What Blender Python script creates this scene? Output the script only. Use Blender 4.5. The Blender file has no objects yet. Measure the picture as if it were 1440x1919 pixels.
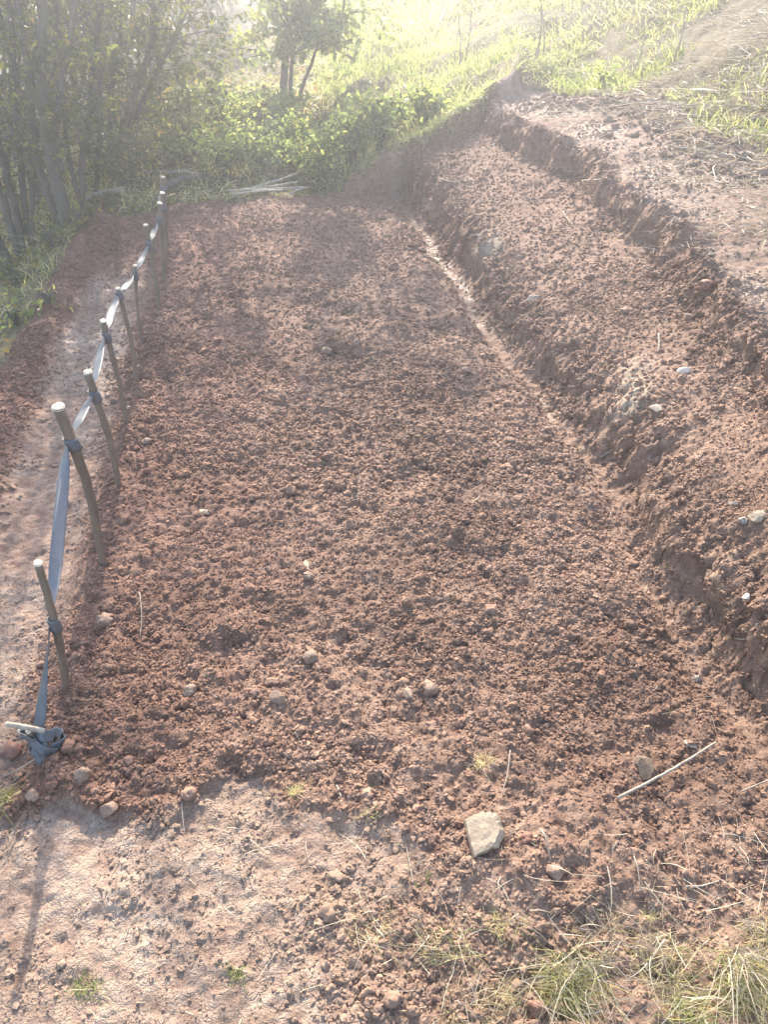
import bpy, math
import numpy as np
from math import radians as R

# ------------------------------------------------------------------ camera, sky, sun, exposure
SC = bpy.context.scene
COL = SC.collection
PITCH, YAW, CAM_H, FPX = R(37.0), R(8.5), 1.6, 1442.0
cam_d = bpy.data.cameras.new('camera')
cam = bpy.data.objects.new('camera', cam_d)
COL.objects.link(cam)
cam.location = (0, 0, CAM_H)
cam.rotation_euler = (R(90) - PITCH, 0, -YAW)
cam_d.sensor_fit = 'VERTICAL'
cam_d.sensor_height = 36.0
cam_d.lens = FPX / 1919.0 * 36.0
cam_d.clip_start = 0.02
cam_d.clip_end = 500
SC.camera = cam

SUN_EL, SUN_AZ = R(32.0), R(1.2)          # azimuth measured from +y towards +x
world = bpy.data.worlds.new('World')
SC.world = world
world.use_nodes = True
wn = world.node_tree.nodes
sky = wn.new('ShaderNodeTexSky')
sky.sky_type = 'NISHITA'
sky.sun_disc = False
sky.sun_elevation = SUN_EL
sky.sun_rotation = SUN_AZ
sky.air_density = 1.0
sky.dust_density = 1.5
bg = wn['Background']
bg.inputs['Strength'].default_value = 0.15
world.node_tree.links.new(sky.outputs[0], bg.inputs['Color'])

sun_d = bpy.data.lights.new('sun', 'SUN')
sun_d.energy = 3.6
sun_d.angle = R(0.6)
sun_d.color = (1.0, 0.92, 0.79)
sun = bpy.data.objects.new('sun', sun_d)
COL.objects.link(sun)
sun.location = (3, 30, 20)
sun.rotation_euler = (R(90) - SUN_EL, 0, R(180) - SUN_AZ)

SC.view_settings.view_transform = 'Standard'
SC.view_settings.look = 'None'
SC.view_settings.exposure = 2.18
SC.view_settings.gamma = 1
SC.view_settings.use_curve_mapping = False
SC.cycles.use_denoising = True
SC.cycles.max_bounces = 8
SC.cycles.diffuse_bounces = 3
SC.cycles.transmission_bounces = 4
SC.cycles.volume_bounces = 0
SC.cycles.sample_clamp_indirect = 6

# ------------------------------------------------------------------ small maths
rng = np.random.default_rng(7)


def sm(a, b, x):
    t = np.clip((np.asarray(x, float) - a) / (b - a), 0, 1)
    return t * t * (3 - 2 * t)


def lerp(a, b, t):
    return a + (b - a) * t


def hash2(ix, iy, seed):
    h = (ix.astype(np.int64) * 374761393 + iy.astype(np.int64) * 668265263 + seed * 1442695041) & 0xFFFFFFFF
    h = ((h ^ (h >> 13)) * 1274126177) & 0xFFFFFFFF
    h = ((h ^ (h >> 16)) * 2246822519) & 0xFFFFFFFF
    return ((h ^ (h >> 15)) & 0xFFFFFF) / float(0xFFFFFF)


def vnoise(x, y, seed=0):
    """smooth value noise, -1..1"""
    x = np.asarray(x, float); y = np.asarray(y, float)
    ix = np.floor(x); iy = np.floor(y)
    fx = x - ix; fy = y - iy
    fx = fx * fx * fx * (fx * (fx * 6 - 15) + 10); fy = fy * fy * fy * (fy * (fy * 6 - 15) + 10)
    a = hash2(ix, iy, seed); b = hash2(ix + 1, iy, seed)
    c = hash2(ix, iy + 1, seed); d = hash2(ix + 1, iy + 1, seed)
    return (lerp(lerp(a, b, fx), lerp(c, d, fx), fy)) * 2 - 1


def fbm(x, y, seed=0, oct=4, gain=0.5):
    s = 0; a = 1; t = 0
    for k in range(oct):
        s = s + a * vnoise(x * 2 ** k + 17.3 * k, y * 2 ** k - 9.1 * k, seed + 31 * k)
        t += a; a *= gain
    return s / t


def domes(x, y, cell, seed):
    """crumbs: rounded lumps of random size packed in a jittered grid, 0..1"""
    u = np.asarray(x, float) / cell; v = np.asarray(y, float) / cell
    iu = np.floor(u); iv = np.floor(v)
    out = np.zeros(np.shape(u))
    for du in (-1, 0, 1):
        for dv in (-1, 0, 1):
            cx = iu + du; cy = iv + dv
            px = cx + hash2(cx, cy, seed); py = cy + hash2(cx, cy, seed + 5)
            r = 0.35 + 0.55 * hash2(cx, cy, seed + 9)
            q = 1 - ((u - px) ** 2 + (v - py) ** 2) / (r * r)
            out = np.maximum(out, r * np.sqrt(np.clip(q, 0, 1)))
    return out


# ------------------------------------------------------------------ the lie of the land
def level_point(px, py, z):
    """where the sight line through a photograph pixel (1440 x 1919) meets a level z"""
    v = (959.5 - py) / FPX; u = (px - 720) / FPX
    fwd = math.cos(PITCH) + math.sin(PITCH) * v
    dz = -math.sin(PITCH) + math.cos(PITCH) * v
    dx = math.sin(YAW) * fwd + math.cos(YAW) * u
    dy = math.cos(YAW) * fwd - math.sin(YAW) * u
    t = (z - CAM_H) / dz
    return dx * t, dy * t


_W1 = np.array(sorted((level_point(px, py, -.02) for px, py in ((752, 340), (775, 372), (850, 470), (905, 540), (945, 600), (990, 655), (1045, 710), (1112, 805), (1190, 920),
                                                               (1240, 1010), (1290, 1110), (1365, 1205), (1450, 1340), (1600, 1560))), key=lambda p: p[1]))
_W2 = np.array(sorted((level_point(px, py, z) for px, py, z in ((938, 207, .56), (1010, 250, .53), (1100, 300, .51), (1180, 360, .49), (1235, 415, .46), (1290, 480, .44), (1340, 545, .43),
                                                                (1440, 655, .42), (1600, 840, .42))), key=lambda p: p[1]))


def wall_one_x(y):
    return np.interp(y, _W1[:, 1], _W1[:, 0]) + .02 * vnoise(y * 3.1, y * 0 + 2, 3) + 0.018 * vnoise(y * 9, y * 0 + 5, 4)


def wall_two_x(y):
    return np.interp(y, _W2[:, 1], _W2[:, 0]) + 0.04 * vnoise(y * 2.3, y * 0 + 8, 5) + 0.035 * vnoise(y * 7, y * 0 + 3, 6)


def wall_one_top(y):
    return 0.085 + 0.075 * sm(1.9, 1.2, y) + 0.12 * sm(3.4, 5.4, y)


def natural(x, y):
    u = x - 0.55
    z = 0.45 * 0.5 * (u + np.sqrt(u * u + 0.10)) - 0.03
    z = z + 0.035 * np.clip(y - 7, 0, 60) * sm(-3, 1.5, x) + 0.012 * np.clip(y - 7, 0, 60)
    z = z - 0.45 * sm(-0.9, -2.4, x) - 0.05 * np.clip(-2.4 - x, 0, 12)
    z = np.where(z > 2.5, 2.5 + 3.2 * np.tanh((z - 2.5) / 3.2), z)          # the slope eases off into a rounded top
    z = z + 0.10 * fbm(x * 0.7, y * 0.7, 11, 3) * sm(6.2, 8.0, y) + 0.04 * fbm(x * 2.3, y * 2.3, 12, 2) * sm(6.2, 7.0, y)
    return z


def end_y(x):
    return (6.05 + 0.25 * sm(0.9, 1.5, x) + 0.25 * sm(1.5, 2.1, x) + 0.05 * vnoise(x * 4, x * 0, 13) + .03 * vnoise(x * 11, x * 0, 14)
            - 0.35 * sm(-0.4, -1.4, x))


def end_w(x):
    return 0.10 + 2.3 * sm(2.0, 2.7, x) + 0.2 * sm(0.5, -0.3, x)


_fx = np.array(sorted(level_point(px, py, -.01) for px, py in (
    (-150, 1480), (0, 1490), (100, 1505), (200, 1532), (300, 1538), (370, 1495), (420, 1450), (480, 1450), (540, 1520), (640, 1560), (740, 1560),
    (850, 1615), (960, 1660), (1100, 1690), (1300, 1670), (1440, 1650), (1700, 1640))))


def front_y(x):
    return np.interp(x, _fx[:, 0], _fx[:, 1]) + .022 * vnoise(x * 14, x * 0 + 1, 15)


def base_h(x, y):
    x = np.asarray(x, float); y = np.asarray(y, float)
    wx = x + 0.02 * fbm(x * 5, y * 5, 21, 3)
    w1 = wall_one_x(y); w2 = wall_two_x(y); t1 = wall_one_top(y)
    # bed, path and berm
    z = 0.012 * fbm(x * 1.6, y * 1.6, 22, 3)
    z = z - 0.055 * sm(-0.64, -0.74, wx)                                   # down to the path
    z = z + 0.065 * np.exp(-((wx + 1.17) / 0.10) ** 2) * sm(1.9, 2.6, y)    # berm
    z = z - 0.42 * sm(-1.23, -2.1, wx) - 0.05 * np.clip(-2.1 - x, 0, 12)
    z = z - 0.012 * sm(front_y(x) + .03, front_y(x) - .05, y) * sm(1.3, 1.2, x)
    # ditch, low wall, upper terrace, second wall, trampled ground
    dd = np.exp(-((wx - (w1 - 0.10)) / 0.075) ** 2)
    z = z - 0.05 * dd * sm(.9, 1.3, y)
    s1 = sm(w1 - 0.015, w1 + 0.018 + 0.07 * sm(4.2, 5.5, y), wx)
    up = t1 - .02 + (0.22 - .05 * sm(3.4, 5.4, y)) * np.clip((wx - w1) / (w2 - w1), 0, 1) ** 0.9 + 0.03 * sm(0.05, .16, wx - w1)
    z = lerp(z, up + 0.008 * fbm(x * 3, y * 3, 23, 3), s1)
    s2 = sm(w2 - 0.04, w2 + 0.035, wx)
    top = 0.42 + 0.12 * sm(3.0, 6, y) + 0.16 * np.clip(x - 1.97, 0, 1.0) + 0.62 * np.clip(x - 2.97, 0, 2) + .35 * np.clip(x - 4.97, 0, 8) + 0.02 * fbm(x * 2.2, y * 2.2, 24, 3)
    z = lerp(z, top, s2)
    # everything past the far end of the cut is the natural slope
    w = end_w(x)
    zn = natural(x, y)
    e = sm(0, 1, (y - end_y(x)) / w)
    z = lerp(z, zn, e)
    # a lip of turf thrown up round the cut
    z = z + 0.07 * np.exp(-((y - end_y(x) - w - 0.03) / 0.10) ** 2) * sm(.55, .9, x) * sm(2.3, 1.95, x)
    return z


CF = np.array([math.sin(YAW) * math.cos(PITCH), math.cos(YAW) * math.cos(PITCH), -math.sin(PITCH)])
CR = np.array([math.cos(YAW), -math.sin(YAW), 0])
CU = np.cross(CR, CF)
CO = np.array([0, 0, CAM_H])


def ray(px, py):
    return CF + CR * (px - 720) / FPX - CU * (py - 959.5) / FPX


_T = np.concatenate([np.arange(.4, 9, .004), np.arange(9, 60, .03)])


def on_ground(px, py, lift=0.0):
    """ground point seen in the photograph at this pixel (1440 x 1919)"""
    d = ray(px, py)
    P = CO + _T[:, None] * d
    under = P[:, 2] < base_h(P[:, 0], P[:, 1]) + lift
    k = int(np.argmax(under))
    return P[k] if under.any() else P[-1]


def on_plane_y(px, py, y):
    d = ray(px, py)
    return CO + d * (y / d[1])


# zone weights (world space)
def zones(x, y):
    n1 = fbm(x * 3.2, y * 3.2, 41, 4); n2 = fbm(x * 11, y * 11, 42, 3)
    xw = x + .05 * n1 + .025 * n2; yw = y + .05 * n1 + .03 * n2
    past = sm(-.02, .10, yw - end_y(x) - .13 * sm(.5, .8, x) * sm(2.4, 2.0, x))
    path = sm(-.64, -.80, xw) * sm(-1.10, -1.01, xw) * (1 - past)
    path = np.maximum(path, sm(-.64, -.80, xw) * sm(2.3, 1.9, y) * sm(-2, -1.2, xw)) * (1 - past)
    path = path * (1 - sm(4.4, 5.2, yw))
    front = sm(.02, -.03, yw - front_y(x)) * (.25 + .75 * sm(.22, -.12, xw + .25 * n1)) * sm(.42, .56, yw + .2 * (x + .3))
    w1 = wall_one_x(y); w2 = wall_two_x(y)
    ditch = np.exp(-((x + .03 * n1 + .012 * n2 - (w1 - .10)) / .042) ** 2) * (1 - past) * (.45 + .55 * sm(2.3, 3.1, y + .8 * n1))
    xb = np.interp(y, [2.5, 3.5, 4.3, 4.93, 5.72, 6.17, 6.53], [3.2, 2.98, 2.80, 2.70, 2.68, 2.46, 2.33])
    grass = np.maximum(past * sm(.55, .9, xw), sm(-.06, .14, xw - xb + .12 * n1))
    upper = sm(w2 + .03, w2 + .12, xw) * (1 - past) * (1 - grass)
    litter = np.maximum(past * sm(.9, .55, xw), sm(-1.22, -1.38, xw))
    loose = np.clip(1 - path - front - upper - grass - litter - .6 * ditch, 0, 1)
    terr = sm(w1 + .10, w1 + .25, xw) * sm(w2 - .05, w2 - .2, xw) * (1 - past)
    return dict(terr=terr, past=past, path=path, front=front, ditch=ditch, upper=upper, grass=grass, litter=litter, loose=loose, n1=n1, n2=n2)


HOLLOWS = [(*level_point(px, py, 0), r, d) for px, py, r, d in (
    (632, 672, .10, .035), (545, 560, .14, .020), (650, 430, .16, .018), (880, 330, .15, .02), (430, 1225, .07, .020), (1010, 760, .10, .016), (480, 1140, .06, .014), (940, 985, .10, .015),
    (700, 1120, .09, .014), (330, 1000, .07, .015), (1100, 1180, .08, .016), (440, 1440, .038, .0162), (690, 1420, .05, .016), (975, 1490, .032, .0140), (1250, 1375, .05, .018), (1060, 1640, .05, .022), (760, 900, .12, .014), (420, 800, .1, .014))]


def full_h(x, y, z=None):
    z = zones(x, y) if z is None else z
    h = base_h(x, y)
    L = z['loose'] * (1 - .75 * z['ditch'])
    w1 = wall_one_x(y); w2 = wall_two_x(y)
    # loose crumb
    L = L * (1 - .42 * z['terr'])
    h = h + L * (0.022 * fbm(x * 5, y * 5, 51, 3) + 0.020 * (domes(x + .02 * z['n2'], y, .085, 52) - .3) * (.45 + .55 * sm(-.3, .5, z['n1']))
                 + 0.013 * (domes(x, y + .01 * z['n2'], .032, 53) - .3) + 0.008 * domes(x, y, .016, 54))
    for hx, hy, hr, hd in HOLLOWS:
        q = ((x - hx) ** 2 + ((y - hy) * 1.3) ** 2) / (hr * hr)
        h = h - hd * np.exp(-q) * (1 + .4 * z['n2']) + .45 * hd * np.exp(-(np.sqrt(q) - 1.45) ** 2 / .12)
    # smeared, trodden soil
    C = np.clip(z['path'] + z['front'] + z['upper'], 0, 1)
    pl = fbm(x * 9, y * 6, 55, 4)
    h = h + C * (.006 * pl + .007 * np.abs(fbm(x * 5, y * 5, 56, 4)) + .004 * domes(x, y, .03, 57) * sm(-.1, .4, z['n1'] + z['n2'])
                 + .005 * domes(x, y, .07, 58) * sm(.15, .5, z['n1']) + .0025 * vnoise(x * 90, y * 90, 59))
    q = fbm(x * 48, y * 44, 76, 2) * 4
    h = h + C * .0010 * (np.floor(q) + sm(.7, 1, q - np.floor(q)))
    q = fbm(x * 20, y * 17, 74, 4) * 6
    h = h + C * .0019 * (np.floor(q) + sm(.72, 1, q - np.floor(q)))          # flakes and little ledges
    h = h - .012 * C * sm(.15, .5, fbm(x * 2.6 + 3, y * 2.6, 60, 2))        # hollows trodden in
    h = h + sm(.72, .60, y) * sm(.1, .35, x) * (.030 * fbm(x * 9, y * 9, 75, 3) - .012)
    # claw marks and broken faces on both walls
    for w, a in ((w1, .036), (w2, .055)):
        k = np.exp(-((x - w - .03) / .10) ** 2) * (1 - z['past'])
        h = h + a * k * (fbm(y * 9, x * 3, 61, 4) * .8 + .45 * (domes(x, y, .07, 62) - .35)) + k * (.035 * (domes(x, y, .032, 66) - .3) + .012 * domes(x, y, .015, 67))
    h = h + z['grass'] * (.05 * fbm(x * 3, y * 3, 63, 3) + .03 * domes(x, y, .3, 64)) + z['litter'] * (.03 * fbm(x * 5, y * 5, 65, 4))
    return h


# ------------------------------------------------------------------ mesh helpers
def add_mesh(name, V, faces, mat=None, parent=None, attrs=None, smooth=True, mats=None):
    """faces: list of (M,k) index arrays"""
    me = bpy.data.meshes.new(name)
    V = np.ascontiguousarray(V, np.float32)
    me.vertices.add(len(V)); me.vertices.foreach_set('co', V.ravel())
    faces = [np.asarray(f, np.int32) for f in faces if len(f)]
    idx = np.concatenate([f.ravel() for f in faces])
    tot = np.concatenate([np.full(len(f), f.shape[1], np.int32) for f in faces])
    st = np.concatenate([[0], np.cumsum(tot)[:-1]]).astype(np.int32)
    me.loops.add(len(idx)); me.loops.foreach_set('vertex_index', idx)
    me.polygons.add(len(tot)); me.polygons.foreach_set('loop_start', st)
    try:
        me.polygons.foreach_set('loop_total', tot)
    except Exception:
        pass
    me.polygons.foreach_set('use_smooth', np.full(len(tot), bool(smooth)))
    for k, v in (attrs or {}).items():
        a = me.attributes.new(k, 'FLOAT', 'POINT')
        a.data.foreach_set('value', np.ascontiguousarray(v, np.float32))
    if mat: me.materials.append(mat)
    me.update(calc_edges=True)
    me.validate()
    o = bpy.data.objects.new(name, me)
    COL.objects.link(o)
    if parent is not None: o.parent = parent
    return o


def tag(o, label=None, cat=None, group=None, kind=None):
    if label: o['label'] = label
    if cat: o['category'] = cat
    if group: o['group'] = group
    if kind: o['kind'] = kind
    return o


def empty(name, loc, label, cat, group=None):
    o = bpy.data.objects.new(name, None)
    o.empty_display_size = .1
    o.location = loc
    COL.objects.link(o)
    return tag(o, label, cat, group)


class Geo:
    """collects pieces into one mesh"""
    def __init__(s):
        s.V = []; s.F = {}; s.n = 0; s.A = []; s.B = []; s.R = []

    def add(s, V, F, rnd=0.5):
        V = np.asarray(V, float); F = np.asarray(F)
        s.V.append(V); s.F.setdefault(F.shape[1], []).append(F + s.n); s.n += len(V)
        s.A.append(np.full(len(V), rnd) if np.isscalar(rnd) else np.asarray(rnd))

    def build(s, name, mat, parent=None, smooth=True, origin=None, second=None):
        n1 = sum(len(f) for q in s.F.values() for f in q)
        if second:                              # a second collection with a material of its own
            g2, m2 = second; off = s.n
            for k_, q in g2.F.items(): s.F.setdefault(('b', k_), []).extend([f + off for f in q])
            s.V += g2.V; s.A += g2.A
        V = np.concatenate(s.V)
        if parent is not None and origin is None: origin = np.array(parent.location)
        if origin is not None: V = V - np.asarray(origin)
        o = add_mesh(name, V, [np.concatenate(f) for f in s.F.values()], mat, parent, {'rnd': np.concatenate(s.A)}, smooth)
        if second:
            o.data.materials.append(m2)
            mi = np.zeros(len(o.data.polygons), np.int32); mi[n1:] = 1; o.data.polygons.foreach_set('material_index', mi)
        if parent is None and origin is not None: o.location = origin
        return o


def frame_along(P):
    T = np.gradient(P, axis=0); T /= np.linalg.norm(T, axis=1)[:, None] + 1e-9
    ref = np.array([0.31, 0.2, 0.93]) if abs(T[0, 2]) < .8 else np.array([.9, .4, .1])
    N = np.cross(T, ref); N /= np.linalg.norm(N, axis=1)[:, None] + 1e-9
    return T, N, np.cross(T, N)


def tube(geo, P, r, n=8, rnd=.5, caps=True, rough=0.0, seed=0):
    P = np.asarray(P, float); m = len(P)
    r = np.full(m, r) if np.isscalar(r) else np.asarray(r, float)
    T, N, B = frame_along(P)
    a = np.arange(n) * 2 * math.pi / n
    rr = r[:, None] * np.ones((1, n))
    if rough:
        rr = rr * (1 + rough * np.random.default_rng(seed).normal(size=(m, n)))
    V = P[:, None, :] + rr[:, :, None] * (np.cos(a)[None, :, None] * N[:, None, :] + np.sin(a)[None, :, None] * B[:, None, :])
    i = np.arange(m - 1)[:, None] * n; j = np.arange(n)[None, :]; k = (j + 1) % n
    F = np.stack([i + j, i + k, i + n + k, i + n + j], -1).reshape(-1, 4)
    V = V.reshape(-1, 3)
    if caps:
        V = np.concatenate([V, P[:1], P[-1:]])
        c0, c1 = m * n, m * n + 1
        jj = np.arange(n); kk = (jj + 1) % n
        tri = np.concatenate([np.stack([np.full(n, c0), kk, jj], -1), np.stack([np.full(n, c1), (m - 1) * n + jj, (m - 1) * n + kk], -1)])
        s = geo.n
        geo.add(V, F, rnd)
        geo.F.setdefault(3, []).append(tri + s)
    else:
        geo.add(V, F, rnd)


def resample(P, m):
    """smooth curve through control points (Catmull-Rom)"""
    P = np.asarray(P, float)
    if len(P) == 2:
        t = np.linspace(0, 1, m)[:, None]
        return P[0] * (1 - t) + P[1] * t
    Q = np.concatenate([[2 * P[0] - P[1]], P, [2 * P[-1] - P[-2]]])
    t = np.linspace(0, len(P) - 1 - 1e-9, m); i = t.astype(int); f = (t - i)[:, None]
    a, b, c, d = Q[i], Q[i + 1], Q[i + 2], Q[i + 3]
    return .5 * (2 * b + (c - a) * f + (2 * a - 5 * b + 4 * c - d) * f ** 2 + (3 * b - a - 3 * c + d) * f ** 3)


def ribbons(geo, P0, D, L, W, bend, seg=4, rng=rng, droop=None, rnd=None, up=None):
    """grass blades or straws: N strips starting at P0 in direction D"""
    N = len(P0)
    D = D / (np.linalg.norm(D, axis=1)[:, None] + 1e-9)
    side = np.cross(D, rng.normal(size=(N, 3))); side /= np.linalg.norm(side, axis=1)[:, None] + 1e-9
    t = np.linspace(0, 1, seg + 1)
    C = P0[:, None] + D[:, None] * (L[:, None, None] * t[None, :, None]) + bend[:, None] * (L[:, None, None] * (t ** 2)[None, :, None])
    w = W[:, None] * (1 - .75 * t[None, :] ** 2)
    A = C - side[:, None] * w[:, :, None] * .5; B = C + side[:, None] * w[:, :, None] * .5
    V = np.stack([A, B], 2).reshape(-1, 3)
    b = (np.arange(N) * (seg + 1) * 2)[:, None] + (np.arange(seg) * 2)[None, :]
    F = np.stack([b, b + 1, b + 3, b + 2], -1).reshape(-1, 4)
    rnd = rng.random(N) if rnd is None else rnd
    geo.add(V, F, np.repeat(rnd, (seg + 1) * 2))


def leaves(geo, P, size, rng, rnd=None, flat=0.35, aspect=.55):
    """pointed leaves folded along the midrib: 6 vertices, 4 triangles"""
    N = len(P)
    ax = rng.normal(size=(N, 3)); ax[:, 2] -= .35; ax /= np.linalg.norm(ax, axis=1)[:, None]
    nn = rng.normal(size=(N, 3)); nn[:, 2] += flat * 3; sd = np.cross(ax, nn); sd /= np.linalg.norm(sd, axis=1)[:, None] + 1e-9
    nn = np.cross(sd, ax)
    s = np.asarray(size)[:, None]
    cup = .16 * s * nn
    V = np.stack([P, P + ax * s * .35 + sd * s * aspect * .5 + cup, P + ax * s * .5, P + ax * s * .35 - sd * s * aspect * .5 + cup,
                  P + ax * s * .75 + sd * s * aspect * .36 + cup * .6, P + ax * s - cup, P + ax * s * .75 - sd * s * aspect * .36 + cup * .6], 1).reshape(-1, 3)
    b = (np.arange(N) * 7)[:, None]
    F4 = np.concatenate([b + np.array([[0, 2, 4, 1]]), b + np.array([[0, 3, 6, 2]]), ])
    F3 = np.concatenate([b + np.array([[2, 5, 4]]), b + np.array([[2, 6, 5]])])
    rnd = rng.random(N) if rnd is None else rnd
    st = geo.n
    geo.add(V, F4, np.repeat(rnd, 7))
    geo.F.setdefault(3, []).append(F3 + st)


def ico(sub):
    import bmesh
    bm = bmesh.new(); bmesh.ops.create_icosphere(bm, subdivisions=sub, radius=1)
    bm.verts.ensure_lookup_table()
    V = np.array([v.co[:] for v in bm.verts]); F = np.array([[v.index for v in f.verts] for f in bm.faces]); bm.free()
    return V, F


def lumpy(V, seed, amp=.25, freq=1.6):
    r = np.random.default_rng(seed)
    d = np.zeros(len(V))
    for k in range(5):
        ph = r.normal(size=3) * 5; w = r.normal(size=3); w /= np.linalg.norm(w)
        w2 = r.normal(size=3); w2 /= np.linalg.norm(w2)
        d += np.sin(V @ w * freq * (1 + k * .8) * 2 + ph[0]) * np.sin(V @ w2 * freq * (1 + k * .8) * 2 + ph[1]) / (1 + k * .55)
    return V * (1 + amp * d[:, None])


# ------------------------------------------------------------------ materials
def new_mat(name):
    m = bpy.data.materials.new(name); m.use_nodes = True
    return m, m.node_tree.nodes, m.node_tree.links, m.node_tree.nodes['Principled BSDF']


def node(ns, t, **kw):
    n = ns.new(t)
    for k, v in kw.items(): setattr(n, k, v)
    return n


def noise_node(ns, ls, vec, scale, detail=4, rough=.55):
    n = node(ns, 'ShaderNodeTexNoise'); n.inputs['Scale'].default_value = scale; n.inputs['Detail'].default_value = detail
    n.inputs['Roughness'].default_value = rough
    ls.new(vec, n.inputs['Vector']); return n.outputs['Fac']


def ramp(ns, ls, fac, stops):
    n = node(ns, 'ShaderNodeValToRGB'); e = n.color_ramp.elements
    while len(e) < len(stops): e.new(.5)
    for el, (p, c) in zip(e, stops):
        el.position = p; el.color = (*c, 1) if len(c) == 3 else c
    ls.new(fac, n.inputs[0]); return n.outputs[0]


def mix(ns, ls, fac, a, b, blend='MIX'):
    n = node(ns, 'ShaderNodeMix', data_type='RGBA', blend_type=blend)
    for s, v in ((n.inputs[0], fac), (n.inputs[6], a), (n.inputs[7], b)):
        if hasattr(v, 'is_output') or hasattr(v, 'node'): ls.new(v, s)
        elif isinstance(v, (int, float)): s.default_value = v
        else: s.default_value = (*v, 1)
    return n.outputs[2]


def math_n(ns, ls, op, a, b=None, clamp=False):
    n = node(ns, 'ShaderNodeMath', operation=op, use_clamp=clamp)
    for s, v in zip(n.inputs, (a, b)):
        if v is None: continue
        if hasattr(v, 'node'): ls.new(v, s)
        else: s.default_value = v
    return n.outputs[0]


def attr(ns, name):
    return node(ns, 'ShaderNodeAttribute', attribute_name=name).outputs['Fac']


def soil_material(name, clod=False):
    m, ns, ls, b = new_mat(name)
    pos = node(ns, 'ShaderNodeNewGeometry').outputs['Position']
    nA = noise_node(ns, ls, pos, 3.0, 5); nB = noise_node(ns, ls, pos, 28, 5); nC = noise_node(ns, ls, pos, 170, 4, .65)
    loose = ramp(ns, ls, nB, [(.30, (.156, .089, .060)), (.5, (.220, .134, .091)), (.72, (.288, .187, .130))])
    red = ramp(ns, ls, nB, [(.30, (.142, .068, .046)), (.5, (.192, .098, .066)), (.72, (.246, .135, .092))])
    if clod:
        rn = attr(ns, 'rnd'); rd = attr(ns, 'red')
        col = mix(ns, ls, rd, loose, red)
        tint = ramp(ns, ls, rn, [(0, (.72, .70, .70)), (.5, (1, 1, 1)), (.93, (1.15, 1.12, 1.08)), (1, (1.5, 1.45, 1.35))])
        col = mix(ns, ls, 1.0, col, tint, 'MULTIPLY')
        col = mix(ns, ls, math_n(ns, ls, 'MULTIPLY', attr(ns, 'compact'), .8), col, (.275, .195, .138))
        big = noise_node(ns, ls, pos, 1.3, 3)
        col = mix(ns, ls, 1.0, col, ramp(ns, ls, big, [(.36, (.74, .70, .68)), (.56, (1.06, 1.06, 1.06))]), 'MULTIPLY')
        ls.new(col, b.inputs['Base Color']); b.inputs['Roughness'].default_value = .92
        b.inputs['Specular IOR Level'].default_value = .25
        bp = node(ns, 'ShaderNodeBump'); bp.inputs['Strength'].default_value = .5; bp.inputs['Distance'].default_value = .003
        ls.new(nC, bp.inputs['Height']); ls.new(bp.outputs[0], b.inputs['Normal'])
        return m
    red_a = attr(ns, 'red'); comp = attr(ns, 'compact'); wet = attr(ns, 'wet'); lit = attr(ns, 'litter'); pale = attr(ns, 'pale')
    col = mix(ns, ls, red_a, loose, red)
    big = noise_node(ns, ls, pos, 1.3, 3)
    damp = ramp(ns, ls, big, [(.36, (.74, .70, .68)), (.56, (1.06, 1.06, 1.06))])
    col = mix(ns, ls, 1.0, col, damp, 'MULTIPLY')
    packed = ramp(ns, ls, mix(ns, ls, .35, nA, nB), [(.32, (.205, .131, .090)), (.5, (.302, .210, .152)), (.68, (.408, .308, .232))])
    cmask = math_n(ns, ls, 'MULTIPLY', comp, ramp(ns, ls, nB, [(.33, (.55, .55, .55)), (.55, (1, 1, 1))]), True)
    col = mix(ns, ls, cmask, col, packed)
    clay = ramp(ns, ls, nC, [(.3, (.30, .22, .15)), (.7, (.50, .40, .29))])
    col = mix(ns, ls, pale, col, clay)
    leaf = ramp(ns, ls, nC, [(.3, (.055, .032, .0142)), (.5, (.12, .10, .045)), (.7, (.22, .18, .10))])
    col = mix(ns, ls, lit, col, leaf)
    fine = ramp(ns, ls, nC, [(.25, (.78, .78, .78)), (.75, (1.16, 1.16, 1.16))])
    col = mix(ns, ls, 1.0, col, fine, 'MULTIPLY')
    ls.new(col, b.inputs['Base Color'])
    r = math_n(ns, ls, 'SUBTRACT', .92, math_n(ns, ls, 'MULTIPLY', cmask, .20))
    wn_ = ramp(ns, ls, nB, [(.46, (0, 0, 0)), (.56, (1, 1, 1))])
    wetm = math_n(ns, ls, 'MULTIPLY', wet, wn_, True)
    r = math_n(ns, ls, 'SUBTRACT', r, math_n(ns, ls, 'MULTIPLY', wetm, .62), True)
    ls.new(r, b.inputs['Roughness'])
    b.inputs['Specular IOR Level'].default_value = .3
    bp = node(ns, 'ShaderNodeBump'); bp.inputs['Strength'].default_value = 1; bp.inputs['Distance'].default_value = .006
    wv = node(ns, 'ShaderNodeVectorMath', operation='MULTIPLY_ADD')
    nz = node(ns, 'ShaderNodeTexNoise'); nz.inputs['Scale'].default_value = 14; nz.inputs['Detail'].default_value = 3; ls.new(pos, nz.inputs['Vector'])
    ls.new(nz.outputs['Color'], wv.inputs[0]); wv.inputs[1].default_value = (.10, .10, .10); ls.new(pos, wv.inputs[2])
    vo = node(ns, 'ShaderNodeTexVoronoi', feature='DISTANCE_TO_EDGE'); vo.inputs['Scale'].default_value = 34; ls.new(wv.outputs[0], vo.inputs['Vector'])
    cr = math_n(ns, ls, 'MULTIPLY', ramp(ns, ls, vo.outputs['Distance'], [(0, (0, 0, 0)), (.07, (1, 1, 1))]), math_n(ns, ls, 'MULTIPLY', math_n(ns, ls, 'MULTIPLY', comp, .55), ramp(ns, ls, nB, [(.42, (0, 0, 0)), (.62, (1, 1, 1))])))
    nD = noise_node(ns, ls, pos, 75, 5, .7)
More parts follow.
